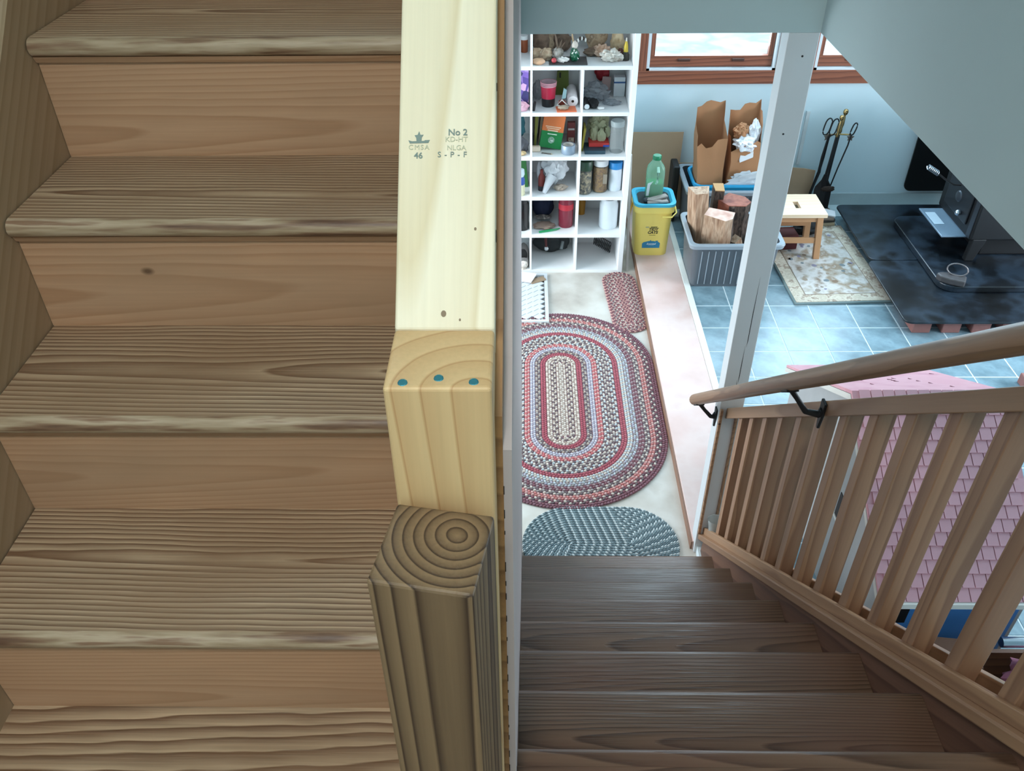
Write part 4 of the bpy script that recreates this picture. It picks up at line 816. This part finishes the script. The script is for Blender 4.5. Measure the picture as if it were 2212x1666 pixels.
# kraft bags standing in the bin
def paper_bag(label, x0, x1, y0, y1, zb, hs, lean, seed):
    tb = obj('paper_bag', label, 'paper bag', ((x0+x1)/2, (y0+y1)/2, zb)); rnd = random.Random(seed)
    pts = []
    for (ax, ay), (bx_, by_), h0, h1 in (((x0, y0), (x1, y0), hs[0], hs[1]), ((x1, y0), (x1, y1), hs[1], hs[2]), ((x1, y1), (x0, y1), hs[2], hs[3]), ((x0, y1), (x0, y0), hs[3], hs[0])):
        for i in range(6):
            f = i/6; pts.append((ax+(bx_-ax)*f, ay+(by_-ay)*f, h0+(h1-h0)*f+(rnd.uniform(-.026, .022) if i else rnd.uniform(-.01, .01))))
    b_ = MB(); n = len(pts); rows = 9
    for side, e in ((0, 0), (1, .0018)):
        rings = []
        for k in range(rows+1):
            f = k/rows
            rings.append([Vector((x+(x-(x0+x1)/2)*(-2*e)+lean[0]*f+.014*f*noise.noise(Vector((x*14, f*4, seed+y*11))), y-(y-(y0+y1)/2)*2*e+lean[1]*f+.020*f*noise.noise(Vector((x*13+3, f*3.5, seed+y*12))), zb+z*f)) for x, y, z in pts])
        b_.loft(rings if side == 0 else rings[::-1], caps=False)
    b_.add([(x, y, zb+.001) for x, y, _ in pts], [tuple(range(n))]); o = b_.build('bag', M['kraft'], tb, smooth=True); o.data.set_sharp_from_angle(angle=R(28)) if hasattr(o.data, 'set_sharp_from_angle') else None
    return tb
paper_bag('tall torn brown paper bag at the left of the aqua bin', 1.115, 1.285, 5.125, 5.32, .028, (.565, .625, .80, .76), (-.03, .02), 2)
b2 = paper_bag('torn brown paper bag stuffed with white paper beside the other bag', 1.30, 1.485, 5.125, 5.32, .028, (.53, .60, .80, .74), (.0, .03), 5)
tag(MB().blob((1.395, 5.215, .60), (.07, .075, .045), 51, .5, 2.2, 4).blob((1.45, 5.25, .66), (.035, .05, .07), 52, .5, 2.4, 3).build('crumpled_paper', M['paper'], org=(1.40, 5.22, .5), smooth=False), 'crumpled white paper stuffed in the right paper bag', 'paper')
tag(MB().loft([[(1.36, 5.14+.01*i, .50+.03*i), (1.44, 5.15+.01*i, .53+.04*i), (1.46, 5.20+.02*i, .58+.03*i), (1.34, 5.20+.02*i, .56+.02*i)] for i in range(3)]).build('white_sheet', M['paper'], org=(1.4, 5.17, .5)), 'folded white sheet at the mouth of the right paper bag', 'paper')
tag(MB().blob((1.40, 5.10, .40), (.11, .012, .05), 53, .6, 2.2, 4, rotm(y=-14)).build('clear_bag', glassy('white_bag_film', 'd9dde2', .4, .8), org=(1.4, 5.1, .38), smooth=True), 'white plastic film draped over the aqua bin rim', 'plastic bag')
tag(MB().blob((1.37, 5.26, .655), (.05, .04, .05), 58, .4, 2.5, 4).build('crumpled_paper', M['kraft'], org=(1.37, 5.26, .6), smooth=False), 'crumpled brown paper inside the right paper bag', 'paper')
# split logs
bark = speckle('bark', ['3a2d28', '5e4c42', '261e1b', '7a675b'], 1.0, .9, 'NOISE', .6, 5, stretch=(50, 50, 12)); endg = speckle('log_end_pink', ['d8aa98', 'e6c2b2', 'c99684'], 12, .7, 'NOISE', .1); splitw = speckle('split_wood', ['8a6750', 'b08b70', 'c6a68c', '9c7a62'], 1.0, .75, 'NOISE', .4, 5, stretch=(45, 45, 5)); reds = speckle('red_cut', ['8d4c3c', 'a5604c', '7a3f33'], 14, .7, 'NOISE', .1)
def log(label, base, top, tri, mats, seed):
    lg_ = obj('firewood_log', label, 'log', tuple(base), group='split logs in the front tote'); rnd = random.Random(seed)
    mt = along(Vector(top)-Vector(base)); L = (Vector(top)-Vector(base)).length; rings = []
    for k in range(7):
        f = k/6; rings.append([Vector(base)+mt @ Vector((x*(1+.05*rnd.uniform(-1, 1)), y*(1+.05*rnd.uniform(-1, 1)), L*f)) for x, y in tri])
    n = len(tri); b_ = MB(); vs = [v for r in rings for v in r]
    b_.add(vs, []); 
    for k in range(6):
        for i in range(n):
            j = (i+1) % n; b_.mat(0 if i < mats[3] else 1).add([], []); b_.f.append((k*n+i, k*n+j, (k+1)*n+j, (k+1)*n+i)); b_.mi.append(0 if i < mats[3] else 1)
    b_.build('wedge', [mats[0], mats[1]], lg_)
    c_ = MB(); c_.add([v+mt @ Vector((0, 0, .0008)) for v in rings[-1]]+[v-mt @ Vector((0, 0, .004)) for v in rings[-1]], [tuple(range(n))]+[(i, (i+1) % n, n+(i+1) % n, n+i) for i in range(n)]); c_.build('end_grain', mats[2], lg_)
log('thick split log with pale pink end grain at the front of the tote', (1.16, 4.60, .03), (1.135, 4.545, .44), [(-.085, -.03), (.05, -.055), (.085, -.02), (.08, .045), (-.075, .05)], (splitw, bark, endg, 2), 1)
log('pale barked log at the left of the tote', (1.085, 4.69, .03), (1.03, 4.69, .53), [(-.05, -.06), (.06, -.03), (.07, .04), (-.03, .06)], (splitw, splitw, splitw, 3), 2)
log('small forked tan log standing behind the others', (1.16, 4.765, .03), (1.165, 4.765, .51), [(-.055, -.02), (.05, -.03), (.05, .03), (-.05, .035)], (bark, bark, plain('fork_tan', 'b98c5c', .8), 2), 3)
log('round reddish log at the rear of the tote', (1.27, 4.72, .03), (1.255, 4.70, .455), [(-.09, -.05), (.0, -.08), (.08, -.03), (.085, .03), (.03, .07), (-.07, .06)], (reds, bark, reds, 1), 4)
log('thin brown stick of wood at the right of the tote', (1.36, 4.62, .03), (1.25, 4.56, .27), [(-.02, -.03), (.03, -.02), (.025, .03), (-.03, .03)], (splitw, splitw, splitw, 2), 5)

# ================================================================ HEARTH CORNER
he = obj('hearth', 'low hearth of black enamel boards laid on pink bricks', 'hearth', (2.8, 4.6, 0))
for y0, y1, zt, x0 in ((4.61, 5.36, .100, 2.115), (3.925, 4.605, .098, 2.093)):
    MB().prism(rrect(x0, 3.7, y0, y1, .045, 6), 'Z', zt-.012, zt).build('hearth_board', M['blackg'], he, bevel=.003, seg=2)
MB().prism(rrect(2.40, 3.65, 4.23, 5.12, .09, 8), 'Z', .10, .138).build('stove_board', M['blackg'], he, bevel=.006, seg=2)
for k in range(8): MB().box(2.165+k*.165, 2.265+k*.165, 3.965, 4.165, 0, .086).build('brick', M['brick'], he, bevel=.003, seg=1)
for k in range(6): MB().box(2.185, 2.285, 4.22+k*.19, 4.32+k*.19, 0, .086).build('brick', M['brick'], he, bevel=.003, seg=1)
MB().box(2.55, 3.6, 4.3, 5.3, 0, .086).build('brick_core', P('2b2424', .9), he)
tag(MB().box(2.55, 2.75, 3.42, 3.52, 0, .06).build('brick', M['brick'], org=(2.65, 3.47, 0), bevel=.003, seg=1), 'loose pink brick lying on the tiles before the hearth', 'brick')
sv = obj('wood_stove', 'black cast iron wood stove on the hearth board', 'stove', (2.95, 4.76, .138))
SX = 2.63
MB().box(SX+.12, 3.4, 4.60, 4.95, .138, .30).build('pedestal', M['iron'], sv, bevel=.01)
MB().box(SX, 3.45, 4.53, 5.02, .27, .85).build('firebox', M['iron'], sv, bevel=.012)
MB().box(SX-.03, 3.5, 4.49, 5.06, .85, .885).build('top_plate', M['iron'], sv, bevel=.008)
MB().box(SX-.013, SX, 4.62, 4.94, .33, .72).build('side_door', plain('stove_door_iron', '2b2e33', .4, .4), sv, bevel=.006); sdoor = COL.objects[len(COL.objects)-1]
MB().box(SX-.006, SX, 4.54, 4.585, .28, .80).build('corner_strip', P('3a3f46', .4, metal=.5), sv, bevel=.003)
for z_ in (.44, .58): MB().lathe([(.035, 0), (.03, .008), (.012, .012)], (SX-.013, 4.78, z_), 16, rotm(y=-90)).build('door_boss', P('4a4f56', .35, metal=.6), sdoor, smooth=True)
MB().blob((SX-.03, 4.70, .37), (.018, .018, .018), 1, .05, 2, 3).build('knob', M['steel'], sdoor, smooth=True)
MB().box(2.49, 2.66, 4.59, 4.96, .262, .272).build('ash_lip', plain('ash_lip_steel', '7e93a6', .3, .2), sv, bevel=.003)
MB().box(2.505, 2.565, 4.74, 4.90, .272, .2745).build('ash_lip_plate', P('bccddb', .4), sv, bevel=.001, seg=1)
for yy in (4.545, 5.0): MB().prism([(SX+.01, .138), (SX+.06, .138), (SX+.1, .28), (SX+.02, .28)], 'Y', yy-.02, yy+.02).build('leg', M['iron'], sv, bevel=.004)
MB().tube([(SX-.01, 4.80, .50), (SX-.06, 4.80, .505), (SX-.12, 4.80, .54), (SX-.17, 4.81, .575)], .0055, 8).build('handle_rod', P('5f5a58', .3, metal=.8), sv, smooth=True)
hp = [Vector((SX-.165, 4.81, .572)).lerp(Vector((SX-.235, 4.815, .612)), t)+Vector((.0, .015*math.cos(t*2*math.pi*7), .015*math.sin(t*2*math.pi*7))) for t in [i/84 for i in range(85)]]
MB().tube(hp, .0042, 6).build('spring_handle', M['steel'], sv, smooth=True)
si = obj('sad_iron', 'old grey iron trivet with ring handle on the hearth board', 'iron', (2.47, 4.27, .138))
im = rotm(z=-28)
MB().prism([tuple((Vector((2.465, 4.285, 0))+im @ Vector((a, b, 0)))[:2]) for a, b in ((-.085, .0), (-.06, .028), (0, .04), (.075, .035), (.075, -.035), (0, -.04), (-.06, -.028))], 'Z', .138, .178).build('body', P('5d5a5c', .5, metal=.4), si, bevel=.008)
ringp = [Vector((2.49, 4.30, .21))+im @ Vector((.055*math.cos(a), .012*math.sin(a), .032*math.sin(a))) for a in [2*math.pi*i/24 for i in range(24)]]
MB().tube(ringp, .0042, 8, closed=True).build('ring', P('8d8585', .35, metal=.8), si, smooth=True)
tag(MB().prism(rrect(2.625, 3.7, .118, 1.5, .05, 6), 'Y', 5.53, 5.542).build('heat_shield', P('0b0c0e', .45), org=(3.1, 5.535, .118), bevel=.002), 'black heat shield panel on the wall behind the stove', 'panel')
struct('baseboard_back', MB().box(1.0, 4.6, 5.562, 5.58, -.006, .085), P('b4c0c3', .6), 'painted baseboard along the back wall')
struct('trim_conduit', MB().box(1.862, 1.884, 5.566, 5.58, .30, .67), [P('c9ced0', .6)], 'grey cable channel on the back wall')
# patterned mat
pm = obj('patterned_mat', 'cream and brown floral patterned mat beside the hearth', 'mat', (1.855, 4.72, 0))
mm = rotm(z=2.6); mc = Vector((1.86, 4.735, 0))
def mpoly(a, b): return [tuple((mc+mm @ Vector((x, y, 0)))[:2]) for x, y in ((-a, -b), (a, -b), (a, b), (-a, b))]
MB().prism(mpoly(.297, .475), 'Z', 0, .016).build('pile', P('7b8b8c', .95), pm, bevel=.005)
MB().prism(mpoly(.288, .466), 'Z', .016, .019).build('border', speckle('mat_border', ['cbbfae', 'bfb2a0', 'd3c8b8', '9a8474', 'cfc4b2'], 22, .95, 'NOISE', .05, 3), pm)
MB().prism(mpoly(.215, .39), 'Z', .019, .0195).build('border_line', P('8c7a6b', .95), pm)
MB().prism(mpoly(.210, .385), 'Z', .0195, .0203).build('field', speckle('mat_field', ['8d7a6a', 'c3bab4', 'cfc9c6', 'b3a79b', '9a8570', 'cdc7c4'], 9, .95, 'NOISE', .05, 5), pm)
random.seed(5)
for k in range(34):
    a, b = random.uniform(-.19, .19), random.uniform(-.37, .37); c = mc+mm @ Vector((a, b, .0203))
    rr = random.uniform(.012, .024); n = 7
    MB().add([c+Vector((rr*random.uniform(.6, 1)*math.cos(2*math.pi*i/n), rr*random.uniform(.6, 1)*math.sin(2*math.pi*i/n), .0006)) for i in range(n)], [tuple(range(n))]).build('motif', P(random.choice(['8b7462', '7c8488', 'a08e7e', '95897f', '8d8698']), .95), pm)
# stool
sl = obj('step_stool', 'small birch stool with a slotted hand hole on the patterned mat', 'stool', (1.685, 4.89, 0))
sx0, sx1, sy0, sy1, sz = 1.52, 1.845, 4.745, 5.03, .335
hx0, hx1, hy0, hy1 = 1.672, 1.705, 4.835, 4.925
st_ = MB(); st_.box(sx0, hx0, sy0, sy1, sz-.022, sz); st_.box(hx1, sx1, sy0, sy1, sz-.022, sz); st_.box(hx0, hx1, sy0, hy0, sz-.022, sz); st_.box(hx0, hx1, hy1, sy1, sz-.022, sz); st_.build('seat', M['birch'], sl)
for lx, ly, fx, fy in ((sx1-.035, sy0+.03, .03, -.005), (sx0+.035, sy0+.03, -.03, -.005), (sx1-.035, sy1-.03, .03, .02), (sx0+.035, sy1-.03, -.03, .02)):
    w_ = .019; z0_ = .0205
    MB().loft([[(lx+fx+a, ly+fy+b, z0_) for a, b in ((-w_, -w_*.8), (w_, -w_*.8), (w_, w_*.8), (-w_, w_*.8))], [(lx+a, ly+b, sz-.022) for a, b in ((-w_, -w_*.8), (w_, -w_*.8), (w_, w_*.8), (-w_, w_*.8))]]).build('leg', M['birchleg'], sl, bevel=.003)
for yy in (sy0+.026, sy1-.026): MB().box(sx0+.02, sx1-.02, yy-.009, yy+.009, .13, .165).build('stretcher', M['birchleg'], sl, bevel=.002)
MB().box(sx0+.03, sx1-.03, sy0+.022, sy0+.036, sz-.06, sz-.022).build('apron', M['birchleg'], sl); 
tag(MB().obox((1.66, 4.93, .075), (.16, .12, .10), rotm(z=4)).build('red_box', P('4a1216', .6), org=(1.66, 4.93, .021), bevel=.004), 'dark red box under the stool', 'box')
tag(MB().blob((1.86, 5.10, .065), (.08, .065, .045), 61, .25, 2, 4).build('black_bag', P('141517', .8), org=(1.86, 5.10, .021), smooth=True), 'black bag on the mat behind the stool leg', 'bag')
for k, (c_, a_) in enumerate((('b9a58a', 4), ('4f4a47', 10), ('8f7d72', -3))):
    tag(MB().obox((1.98, 5.27, .03+k*.022), (.20-.01*k, .14, .02), rotm(z=a_)).build('book', P(c_, .7), org=(1.98, 5.27, .02+k*.022), bevel=.002, seg=1), ['bottom tan book of the stack behind the stool', 'dark middle book of the stack behind the stool', 'top brown book of the stack behind the stool'][k], 'book', 'books by the hearth')
tag(MB().obox((2.045, 5.245, .094), (.075, .085, .012), rotm(z=-14, y=6)).build('paper_packet', P('d6d3d6', .7), org=(2.045, 5.245, .086), bevel=.002, seg=1), 'pale paper packet on top of the book stack', 'packet')
# fireplace tool set
ft_ = obj('fire_tool_set', 'black and brass fireplace tool set leaning at the wall', 'fire tools', (2.06, 5.46, .0))
yy = 5.47
MB().lathe([(.07, 0), (.07, .012), (.03, .02), (.012, .03)], (2.06, 5.46, .0), 20).build('base', M['iron'], ft_, smooth=True)
MB().tube([(2.06, 5.475, .02), (2.075, 5.48, .56)], .007, 8).build('stand_rod', M['iron'], ft_)
MB().lathe([(.006, 0), (.011, .02), (.008, .04), (.012, .07), (.009, .11), (.006, .125), (.014, .135), (.017, .15), (.013, .163), (.003, .168)], (2.076, 5.48, .55), 14, rotm(y=3)).build('stand_knob', M['brass'], ft_, smooth=True)
MB().tube([(1.985, yy, .545), (2.06, yy+.008, .55), (2.15, yy, .548)], .006, 8).build('crossbar', M['brass'], ft_)
def star(cx_, cz_, r, y): return [(cx_+(r if i % 2 == 0 else r*.5)*math.sin(math.pi*i/5), cz_+(r if i % 2 == 0 else r*.5)*math.cos(math.pi*i/5)) for i in range(10)]
for cx_, cz_ in ((1.995, .535), (2.146, .532)): MB().prism(star(cx_, cz_, .027, 0), 'Y', yy-.012, yy-.004).build('star_hook', P('6f6258', .4, metal=.7), ft_, bevel=.002, seg=1)
def loop(cx_, cz_, w_, h_, tilt_, y): 
    return [Vector((cx_, y, cz_))+rotm(y=tilt_) @ Vector((w_*math.cos(a)*(1 if abs(math.sin(a)) < .99 else 1), 0, (h_ if math.sin(a) > 0 else h_)*math.copysign(abs(math.sin(a))**.6, math.sin(a)))) for a in [2*math.pi*i/20 for i in range(20)]]
for cx_, cz_, w_, h_, tl in ((1.980, .608, .021, .056, 8), (2.024, .604, .021, .056, 8)): MB().tube(loop(cx_, cz_, w_, h_, tl, yy-.01), .0045, 6, closed=True).build('tong_loop', M['iron'], ft_, smooth=True)
MB().tube([(2.0, yy-.012, .545), (1.985, yy-.02, .40), (1.985, yy-.025, .30), (1.955, yy-.03, .15), (1.94, yy-.03, .05)], [.006, .008, .011, .008, .004], 8).build('tong_arm', M['iron'], ft_, smooth=True)
MB().tube([(2.006, yy-.012, .545), (1.999, yy-.016, .40), (1.99, yy-.02, .30), (1.965, yy-.02, .15), (1.95, yy-.02, .05)], [.004, .005, .005, .005, .003], 8).build('tong_arm', M['iron'], ft_, smooth=True)
MB().tube(loop(2.155, .59, .014, .042, 12, yy-.01), .0045, 6, closed=True).build('poker_loop', M['iron'], ft_, smooth=True)
MB().tube([(2.146, yy-.01, .545), (2.14, yy-.012, .48), (2.11, yy-.01, .32), (2.09, yy-.005, .18), (2.085, yy, .03)], .005, 6).build('poker_rod', M['iron'], ft_, smooth=True)
MB().lathe([(.006, 0), (.012, .015), (.008, .035), (.011, .06), (.008, .10), (.005, .115), (.012, .122), (.0155, .136), (.012, .148), (.003, .152)], (2.047, yy-.03, .54), 14, rotm(y=2)).build('shovel_handle', M['brass'], ft_, smooth=True)
MB().tube([(2.048, yy-.03, .545), (2.04, yy-.035, .40), (2.03, yy-.04, .27)], [.010, .0095, .009], 8).build('shovel_rod', M['iron'], ft_, smooth=True)
MB().loft([[(2.03-w_, yy-.04+d_, z_), (2.03-w_*.3, yy-.05+d_, z_), (2.03+w_*.3, yy-.05+d_, z_), (2.03+w_, yy-.04+d_, z_), (2.03+w_*.3, yy-.045+d_, z_-.001), (2.03-w_*.3, yy-.045+d_, z_-.001)] for z_, w_, d_ in ((.29, .012, 0), (.25, .022, 0), (.20, .055, 0), (.18, .060, -.005), (.05, .055, -.03))]).build('shovel_blade', plain('shovel_black', '232022', .45, .4), ft_)
MB().blob((2.06, yy-.055, .19), (.045, .012, .02), 8, .3, 4, 3).build('brush', P('3a2c26', .9), ft_)

# ================================================================ DOLLHOUSE
dh = obj('dollhouse', 'large dollhouse with pink shingled roof behind the balustrade', 'dollhouse', (1.42, 2.37, 0))
RY, RZ_, EY, EZ, BY, BZ = 2.36, .862, 1.752, .470, 3.015, .486
X0, X1 = 1.15, 1.69
wbl = P('a9aaab', .8)
MB().prism([(1.80, 0), (2.96, 0), (2.96, .505), (2.36, .845), (1.80, .488)], 'X', X0+.022, X0+.034).build('gable_wall', wbl, dh)
MB().prism([(1.80, 0), (2.96, 0), (2.96, .505), (2.36, .845), (1.80, .488)], 'X', X1-.034, X1-.022).build('gable_wall', wbl, dh)
MB().box(X0+.034, X1-.034, 1.80, 1.812, 0, .49).build('front_wall', P('4486cc', .6), dh)
MB().box(X0+.034, X1-.034, 2.95, 2.96, 0, .50).build('back_wall', wbl, dh)
roofs = {}
for y0, z0, y1, z1_, nm3 in ((EY, EZ, RY, RZ_, 'front_roof'), (BY, BZ, RY, RZ_, 'back_roof')):
    MB().prism([(y0, z0), (y1, z1_), (y1, z1_-.014), (y0, z0-.012)], 'X', X0, X1).build(nm3, M['pinkroof'], dh); roofs[nm3] = bpy.data.objects[-1] if False else COL.objects[len(COL.objects)-1]
MB().box(X0-.003, X1+.003, EY-.014, EY, EZ-.018, EZ+.004).build('eave_trim', P('e6e4de', .6), dh)
for y0, z0, y1, z1_ in ((EY, EZ, RY, RZ_), (BY, BZ, RY, RZ_)): MB().prism([(y0, z0-.014), (y1, z1_-.016), (y1, z1_-.04), (y0, z0-.036)], 'X', X0-.002, X0+.02).build('rake_trim', P('d6d3cc', .6), dh)
for yy0, zz0, w_, h_ in ((2.17, .36, .08, .11), (2.5, .36, .09, .13)):
    MB().box(X0+.019, X0+.023, yy0, yy0+w_, zz0, zz0+h_).build('window_opening', P('1b1a1c', .6), dh)
    MB().box(X0+.016, X0+.0225, yy0-.012, yy0+w_+.012, zz0-.012, zz0).build('window_sill', P('e2dfd8', .6), dh)
MB().box(X0+.06, X0+.14, 1.797, 1.8005, .30, .44).build('window_opening', P('0f1216', .5), dh)
MB().box(X0+.36, X0+.365, 1.797, 1.8005, .1, .46).build('wall_seam', P('224a78', .6), dh)
dv = Vector((0, RY-EY, RZ_-EZ)); Ls = dv.length; dv.normalize(); nv = Vector((0, -dv.z, dv.y))
rows, ex_ = 16, Ls/16.0; cols = 13; cw = (X1-X0)/cols
smb = MB(); smb.add([Vector((a, 0, 0))+dv*b+nv*h_ for a, b, h_ in ((.0016, 0, .0015), (cw-.0016, 0, .0015), (cw-.0016, ex_*1.05, .001), (.0016, ex_*1.05, .001), (.0016, 0, .008), (cw-.0016, 0, .008), (cw-.0016, ex_*1.05, .003), (.0016, ex_*1.05, .003))], [(0, 3, 2, 1), (4, 5, 6, 7), (0, 1, 5, 4), (1, 2, 6, 5), (2, 3, 7, 6), (3, 0, 4, 7)])
s0 = None
for r_ in range(rows):
    for c_ in range(cols+ (r_ % 2)):
        x = X0+c_*cw-(cw/2 if r_ % 2 else 0)
        half = (r_ % 2) and c_ in (0, cols)
        if half: continue
        p = Vector((x, EY, EZ))+dv*(r_*ex_)-Vector(dh['_o'])
        if s0 is None: s0 = smb.build('shingle', M['pink'], None); s0.parent = roofs['front_roof']; s0.location = p; s0['_o'] = dh['_o']
        else: share(s0, 'shingle', roofs['front_roof'], p+nv*random.uniform(-.0004, .0006))
random.seed(11)
db = Vector((0, BY-RY, BZ-RZ_)); nb = Vector((0, -db.z, db.y)).normalized()
for k in range(14):
    c = Vector((random.uniform(X0+.05, X1-.05), RY, RZ_))+db*random.uniform(.08, .6)+nb*.0006
    MB().obox(c, (.018, .005, .002), rotm(x=-30, z=random.uniform(-30, -10))).build('nail_mark', P('8a4c5c', .8), roofs['back_roof'])
# things stored in front of the dollhouse
cr = obj('wooden_crate', 'open brown wooden crate in front of the dollhouse', 'crate', (1.48, 1.58, 0))
wd = wood('crate_wood', '8a6148', '6a4835', 'X', freq=30, rough=.6, bump=.05)
for bx in ((1.18, 1.80, 1.715, 1.73), (1.18, 1.80, 1.44, 1.455), (1.18, 1.195, 1.455, 1.715), (1.785, 1.80, 1.455, 1.715)): MB().box(*bx, 0, .25).build('side', wd, cr)
MB().box(1.195, 1.785, 1.455, 1.715, .0, .012).build('bottom', wd, cr)
tag(MB().lathe([(.085, .0), (.10, .04), (.097, .04), (.082, .004), (.001, .004)], (1.36, 1.60, .27), 24, rotm(x=14, y=10), caps=False).build('black_pan', P('17171a', .5), org=(1.36, 1.6, .25), smooth=True), 'black pan lying in the crate', 'pan')
tag(MB().obox((1.36, 1.655, .34), (.22, .09, .015), rotm(x=20, z=-6)).build('brown_board', P('7a5645', .7), org=(1.36, 1.655, .3)), 'reddish brown board across the back of the crate', 'board')
to_ = obj('silver_tube', 'shiny silver tube lying on the crate at right', 'tube', (1.62, 1.66, .33))
MB().tube([(1.555, 1.69, .345), (1.68, 1.69, .345)], .018, 14).build('barrel', M['steel'], to_, smooth=True)
MB().tube([(1.68, 1.69, .345), (1.71, 1.69, .345)], .022, 14).build('end_cap', P('8f96a0', .3, metal=.9), to_, smooth=True)
tag(MB().blob((1.64, 1.60, .28), (.09, .06, .04), 71, .4, 2, 3).build('pink_cloth', P('a5657a', .9), org=(1.64, 1.6, .25), smooth=True), 'dusty pink cloth in the crate under the silver tube', 'cloth')
tag(MB().obox((1.63, 1.50, .27), (.12, .08, .006), rotm(x=14, z=10)).build('white_sheet', M['paper'], org=(1.63, 1.5, .27)), 'white paper sheet at the front of the crate', 'paper')
tag(MB().prism([(1.40, .14), (1.60, .30), (1.50, .42), (1.36, .36)], 'Y', 1.425, 1.437).build('hardboard_sheet', P('5b4034', .7), org=(1.48, 1.43, .14)), 'dark brown panel leaning against the front of the crate', 'panel')
# ceiling lamp over the landing
lp = obj('ceiling_lamp', 'round white ceiling lamp above the landing', 'lamp', (-.2, -.85, 4.6))
MB().lathe([(.12, 4.6), (.12, 4.575), (.11, 4.57)], (-.2, -.85, 0), 24).build('base', M['white'], lp, smooth=True)
MB().lathe([(.16, 4.572), (.17, 4.54), (.14, 4.48), (.08, 4.44), (.001, 4.43)], (-.2, -.85, 0), 28).build('diffuser', plain('lamp_diffuser', 'fff4e0', .6, emit=3), lp, smooth=True)
for o in bpy.data.objects:
    if '_o' in o: del o['_o']
